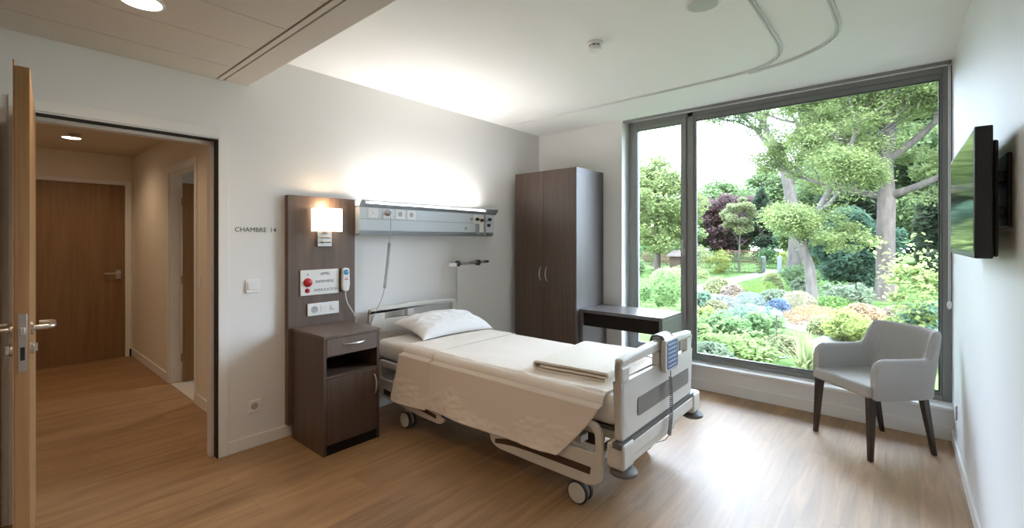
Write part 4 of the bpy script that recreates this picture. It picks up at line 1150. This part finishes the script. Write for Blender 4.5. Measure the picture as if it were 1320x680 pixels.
# thick straight tree on the right, forking into spreading limbs
tree((3.2, 15.3, GZ), [(3.2, 15.3, GZ - .05), (3.18, 15.3, 1.2), (3.20, 15.3, 2.6), (3.16, 15.3, 3.5), (3.24, 15.32, 4.3), (3.16, 15.35, 5.4), (3.3, 15.4, 6.6)], .22, 'oak',
     'tall thick trunked tree with spreading limbs on the right of the garden', 'barkm',
     limbs=[(3, (-1, -.1, .75), 1.9), (3, (1, .1, .7), 1.7), (4, (.55, -.3, 1), 1.8), (4, (-.8, .2, .9), 1.8), (2, (1, -.4, .25), 1.5), (2, (-.9, .6, .2), 1.4), (5, (0, -.5, 1), 1.5), (5, (.6, .4, .8), 1.5)],
     per=190, cr=.50, flat=.45, leaf=.12, top_r=.13, extra=[((3.2, 16.6, 6.2), (2.9, 1.0, 2.0), 50, 260, .5), ((4.7, 16.0, 3.3), (1.3, 1.0, 1.1), 22, 260, .42)])
# pale forked tree left of it
tree((-.12, 23.25, GZ), [(-.12, 23.25, GZ - .05), (-.02, 23.2, 2.0), (-.25, 23.1, 3.8), (-.5, 23.0, 5.2)], .27, 'oak2',
     'tall pale forked tree behind the gate with an airy crown',
     limbs=[(3, (-.6, -.3, 1), 1.9), (3, (.5, .3, 1), 2.0), (3, (-1, .2, .9), 1.7), (2, (.7, -.3, 1.1), 2.2)], per=170, cr=.75, flat=.8, leaf=.14, top_r=.19, depth=3,
     extra=[((-.3, 23.3, 7.6), (2.8, 2.2, 1.5), 40, 220, .6)])
# leaning tree in the middle
tree((1.69, 14.4, GZ), [(1.69, 14.4, GZ - .05), (1.64, 14.38, .7), (1.50, 14.3, 1.35), (1.80, 14.55, 2.2), (2.32, 14.95, 3.4)], .135, 'brightt',
     'slender leaning tree with a bent trunk in the middle of the garden', 'bark',
     limbs=[(2, (-.3, -.4, .5), .4), (3, (.7, -.5, .5), .7), (4, (.3, -.2, 1), 1.1), (4, (-.2, .2, 1), 1.0), (4, (.8, .2, .8), 1.0)], per=240, cr=.45, flat=.8, leaf=.09, top_r=.085,
     extra=[((1.95, 14.3, 1.75), (.95, .7, .50), 26, 110, .30), ((2.5, 14.4, 1.5), (.6, .6, .40), 12, 110, .26), ((2.2, 14.6, 4.2), (1.3, 1.0, 1.2), 34, 200, .38)])
crown_tree(-5.6, 21.6, 5.6, 3.6, 'brightt', 'bright green leafy tree seen through the narrow left pane', K=80, per=320, leaf=.2)
crown_tree(-8.6, 41.7, 6.8, 6.2, 'midtree', 'rounded mid green tree in the far distance left of the purple tree', K=70, per=300, leaf=.34)
crown_tree(-12.6, 38, 5.2, 5.4, 'oak2', 'low distant green tree beyond the mullion', K=60, per=260, leaf=.34)
crown_tree(-6.3, 36.5, 5.6, 4.0, 'purple', 'dark purple leaved tree in the distance', K=60, per=260, leaf=.26)
crown_tree(-2.75, 25.0, 4.0, 1.5, 'birch', 'slim pale green birch with a thin trunk behind the hedge', K=34, per=200, leaf=.15, bark='bark', base=.45, r=.05)
crown_tree(-4.0, 36.0, 5.4, 3.4, 'conifer', 'dark green conifer right of the purple tree', K=60, per=320, leaf=.22, base=.05, conic=True)
crown_tree(-1.6, 34.5, 4.6, 2.9, 'teal', 'blue green conifer between the dark conifer and the pale forked tree', K=60, per=320, leaf=.22, base=.05, conic=True)
crown_tree(-5.2, 46, 8.2, 6.0, 'midtree', 'distant round topped green tree behind the conifers', K=70, per=300, leaf=.36)
crown_tree(.9, 34.5, 7.6, 5.4, 'midtree', 'dense mid green tree behind the leaning tree', K=90, per=330, leaf=.3)
crown_tree(2.25, 18.6, 2.5, 2.3, 'teal', 'broad dark blue green shrubby tree between the two right trunks', K=70, per=260, leaf=.2, base=0, r=.08)
crown_tree(2.9, 29, 9.0, 5.2, 'dark', 'dark shady woodland tree behind the thick trunk', K=100, per=330, leaf=.28, base=.02)
crown_tree(5.6, 27, 9.2, 5.0, 'midtree', 'tall green woodland tree at the right edge of the garden', K=100, per=330, leaf=.28, base=.02)
crown_tree(4.7, 20.5, 4.4, 2.6, 'dark', 'dark conifer behind the young maple at the right', K=80, per=300, leaf=.2, base=.02, conic=True)
crown_tree(3.2, 38, 11, 6.0, 'oak2', 'very tall far woodland tree rising behind the right trees', K=90, per=300, leaf=.36)
crown_tree(-9.5, 33, 4.3, 5.0, 'oak2', 'low bushy tree on the far side of the lawn at the left', K=60, per=260, leaf=.3, base=0)
crown_tree(-.6, 30.5, 3.4, 3.0, 'midtree', 'low green bushy tree beyond the right gate post', K=50, per=260, leaf=.22, base=0)
crown_tree(-14.5, 30, 4.5, 5.0, 'midtree', 'low green tree far to the left behind the shed', K=60, per=260, leaf=.3, base=0)
crown_tree(1.2, 44, 15, 8.0, 'midtree', 'tallest far tree filling the view above the leaning tree', K=110, per=330, leaf=.4, base=0)
crown_tree(5.6, 40, 16, 9.0, 'midtree', 'tall far tree filling the view behind the thick trunk', K=120, per=330, leaf=.4, base=0)
crown_tree(-9.2, 46, 6.6, 8.0, 'midtree', 'low wide tree on the far horizon at the left', K=80, per=300, leaf=.34, base=0)
crown_tree(-17, 44, 6.0, 9.0, 'oak2', 'low wide tree on the far horizon seen through the narrow pane', K=80, per=300, leaf=.34, base=0)
crown_tree(8.2, 24, 8.4, 5.0, 'midtree', 'green woodland tree beyond the right window edge', K=80, per=300, leaf=.3, base=.05)

# ground: lawn and gravel path with two branches
struct(bx('ground', (-40, WY + .36, GZ - .3), (30, 75, GZ), mat('lawn_ground', (.07, .11, .035), 1, noise_s=2.5, noise_amt=.45, bump=.5, bump_s=40, spec=0)))
def path_strip(name, pts, wd, z, label):
    c = catmull([Vector((p[0], p[1], z)) for p in pts], 8); m = MB(); A_ = []; B_ = []
    for i, p in enumerate(c):
        d = (c[min(i + 1, len(c) - 1)] - c[max(i - 1, 0)]).normalized(); nn = Vector((-d.y, d.x, 0)); f = wd[0] + (wd[1] - wd[0]) * i / (len(c) - 1)
        A_.append(m.bm.verts.new(p + nn * f)); B_.append(m.bm.verts.new(p - nn * f))
    for i in range(len(c) - 1): m.bm.faces.new((A_[i], B_[i], B_[i + 1], A_[i + 1]))
    return struct(m.build(name, M['gravel']))
M['gravel'] = mat('pale_gravel', (.22, .21, .195), .9, noise_s=40, noise_amt=.1, bump=.3, bump_s=120, spec=0)
path_strip('path', [(-1.4, 27), (-1.45, 22), (-1.5, 17.5), (-1.0, 14.2), (-.1, 12.2), (.9, 11.3), (1.9, 10.2), (3.0, 9.4), (5.0, 9.0)], (.35, .75), GZ + .012, '')
path_strip('path', [(-.6, 13.2), (.5, 13.6), (1.2, 13.6)], (.5, .35), GZ + .016, '')
path_strip('path', [(1.3, 6.0), (2.0, 6.9), (2.6, 7.9), (2.9, 9.4)], (.25, .3), GZ + .014, '')
# gate posts
for x, y, l_ in ((-1.589, 24.77, 'pale left gate post at the far end of the gravel path'), (-.985, 25.29, 'pale right gate post at the far end of the gravel path')):
    tag(MB().box((x - .09, y - .09, GZ), (x + .09, y + .09, GZ + .78)).build('gate_post', mat('pale_post', (.16, .18, .19), .6), bevel=.01), l_, 'post')
# small garden sign on a stick
sg = empty('garden_sign', (2.16, 7.18, GZ), 0, 'small blank plant sign on a thin stake beside the spiky plant', 'sign')
MB().cyl((2.16, 7.18, GZ), (2.16, 7.18, .42), .010, 8).build('stake', mat('brown_stake', (.06, .045, .035), .7), sg)
MB().box((2.09, 7.17, .41), (2.23, 7.19, .47)).build('sign_plate', mat('pale_sign', (.2, .19, .16), .6), sg, bevel=.004)
# spiky plant: sword leaves
m = MB()
for k in range(90):
    a = random.uniform(0, 2 * math.pi); tilt = random.uniform(.05, 1.15) ** 1.0; ln = random.uniform(.40, .60); wd_ = random.uniform(.014, .021)
    b0 = Vector((2.61 + random.uniform(-.04, .04), 6.37 + random.uniform(-.04, .04), GZ)); dh = Vector((math.cos(a), math.sin(a), 0)); sd_ = Vector((-math.sin(a), math.cos(a), 0))
    prev = None
    for j in range(6):
        t = j / 5; p = b0 + dh * (ln * math.sin(tilt) * t * (1 + .15 * t)) + Vector((0, 0, ln * math.cos(tilt) * t - .10 * tilt * t * t)); wj = wd_ * (1 - t) ** .7 + .0005
        c_ = (m.bm.verts.new(p - sd_ * wj), m.bm.verts.new(p + sd_ * wj))
        if prev: m.bm.faces.new((prev[0], prev[1], c_[1], c_[0]))
        prev = c_
tag(m.build('spiky_plant', lm('yucca'), smooth=True), 'spiky green plant with sword shaped leaves just outside the window', 'plant')
# shed far left
sd2 = empty('garden_shed', (-4.2, 20.4, GZ), 0, 'small brown garden shed glimpsed through the narrow left pane', 'shed')
bx('walls', (-4.35, 20.0, GZ), (-3.6, 21.2, .80), mat('shed_boards', (.05, .035, .025), .9, spec=.1), sd2)
m = MB(); m.prism([(19.85, .79), (20.6, 1.02), (21.35, .79), (21.35, .75), (20.6, .98), (19.85, .75)], 'x', -4.45, -3.5); m.build('roof', mat('shed_roof', (.09, .07, .06), .8), sd2)


# ------------------------------------------------------------------ lights
def area(name, loc, rot, sx, sy, power, color, spread=180, portal=False):
    l = bpy.data.lights.new(name, 'AREA'); l.shape = 'RECTANGLE'; l.size = sx; l.size_y = sy; l.energy = power; l.color = color; l.spread = R(spread)
    o = bpy.data.objects.new(name, l); o.location = loc; o.rotation_euler = rot; col.objects.link(o)
    if portal: l.cycles.is_portal = True
    return o
area('window_portal', (2.45, WY + .25, 1.5), (R(-90), 0, 0), 2.62, 2.5, 1, (1, 1, 1), portal=True)
def spot(name, loc, power, color, size=120, blend=.6, rad=.06):
    l = bpy.data.lights.new(name, 'SPOT'); l.energy = power; l.color = color; l.spot_size = R(size); l.spot_blend = blend; l.shadow_soft_size = rad
    o = bpy.data.objects.new(name, l); o.location = loc; col.objects.link(o); return o
warm = (1, .70, .42); warm2 = (1, .71, .43)
spot('lamp_downlight', (.866, .47, LC - .02), 17, warm2, 150, .8)
spot('lamp_fill_b', (2.4, -.4, LC - .02), 22, (1, .68, .42), 150, .8)  # added warm fill lamp out of view, without a fixture
spot('lamp_fill_c', (.866, -.9, LC - .02), 10, warm2, 150, .8)  # second unseen lamp added for warm fill
spot('lamp_hall', (-2.95, .60, HC - .02), 15, warm, 150, .8)
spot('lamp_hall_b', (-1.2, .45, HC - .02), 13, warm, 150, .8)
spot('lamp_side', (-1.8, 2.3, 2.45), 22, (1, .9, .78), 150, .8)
area('lamp_unit', (.115, 2.75, 1.765), (R(180), R(14), 0), .07, 1.4, 12, (1, .93, .82), 170)
pl = bpy.data.lights.new('lamp_sconce', 'POINT'); pl.energy = 1.6; pl.color = (1, .66, .36); pl.shadow_soft_size = .03
o = bpy.data.objects.new('lamp_sconce', pl); o.location = (PX + .06, 1.735, 1.72); col.objects.link(o)
sun = bpy.data.lights.new('sky_fill', 'SUN'); sun.energy = 18; sun.angle = R(85); sun.color = (.78, .89, 1)  # added wide soft sun lamp that brightens the room through the window
o = bpy.data.objects.new('sky_fill', sun); o.rotation_euler = (R(-42), 0, R(-6)); col.objects.link(o)
sun = bpy.data.lights.new('sun', 'SUN'); sun.energy = 5; sun.angle = R(20); sun.color = (1, .97, .90)
o = bpy.data.objects.new('sun', sun); o.rotation_euler = (R(42), R(10), R(20)); col.objects.link(o)

w = bpy.data.worlds.new('sky'); bpy.context.scene.world = w; w.use_nodes = True
N = w.node_tree.nodes; Lk = w.node_tree.links
bg = N['Background']; bg.inputs[1].default_value = 8.5
tc = N.new('ShaderNodeTexCoord'); sep = N.new('ShaderNodeSeparateXYZ'); Lk.new(tc.outputs['Generated'], sep.inputs[0])
rp = N.new('ShaderNodeValToRGB'); rp.color_ramp.elements[0].position = 0; rp.color_ramp.elements[0].color = (.80, .90, 1, 1)
rp.color_ramp.elements[1].position = .8; rp.color_ramp.elements[1].color = (.66, .81, 1, 1)
Lk.new(sep.outputs['Z'], rp.inputs[0]); Lk.new(rp.outputs[0], bg.inputs[0])

# ------------------------------------------------------------------ camera
sc_ = bpy.context.scene
cam = bpy.data.cameras.new('camera'); cam.sensor_width = 36; cam.lens = 585 / 1320 * 36; cam.shift_y = -30 / 1320; cam.clip_start = .02; cam.clip_end = 300
co = bpy.data.objects.new('camera', cam); co.location = (3.46, 0, 1.45); co.rotation_euler = (R(90), 0, R(40.5)); col.objects.link(co)
sc_.camera = co
sc_.view_settings.view_transform = 'Standard'
sc_.view_settings.look = 'None'
sc_.view_settings.exposure = .80
sc_.view_settings.gamma = 1.06
sc_.view_settings.use_white_balance = True; sc_.view_settings.white_balance_temperature = 6050; sc_.view_settings.white_balance_tint = 11
sc_.cycles.use_denoising = True
sc_.cycles.max_bounces = 10
sc_.cycles.transparent_max_bounces = 16
sc_.cycles.sample_clamp_indirect = 6
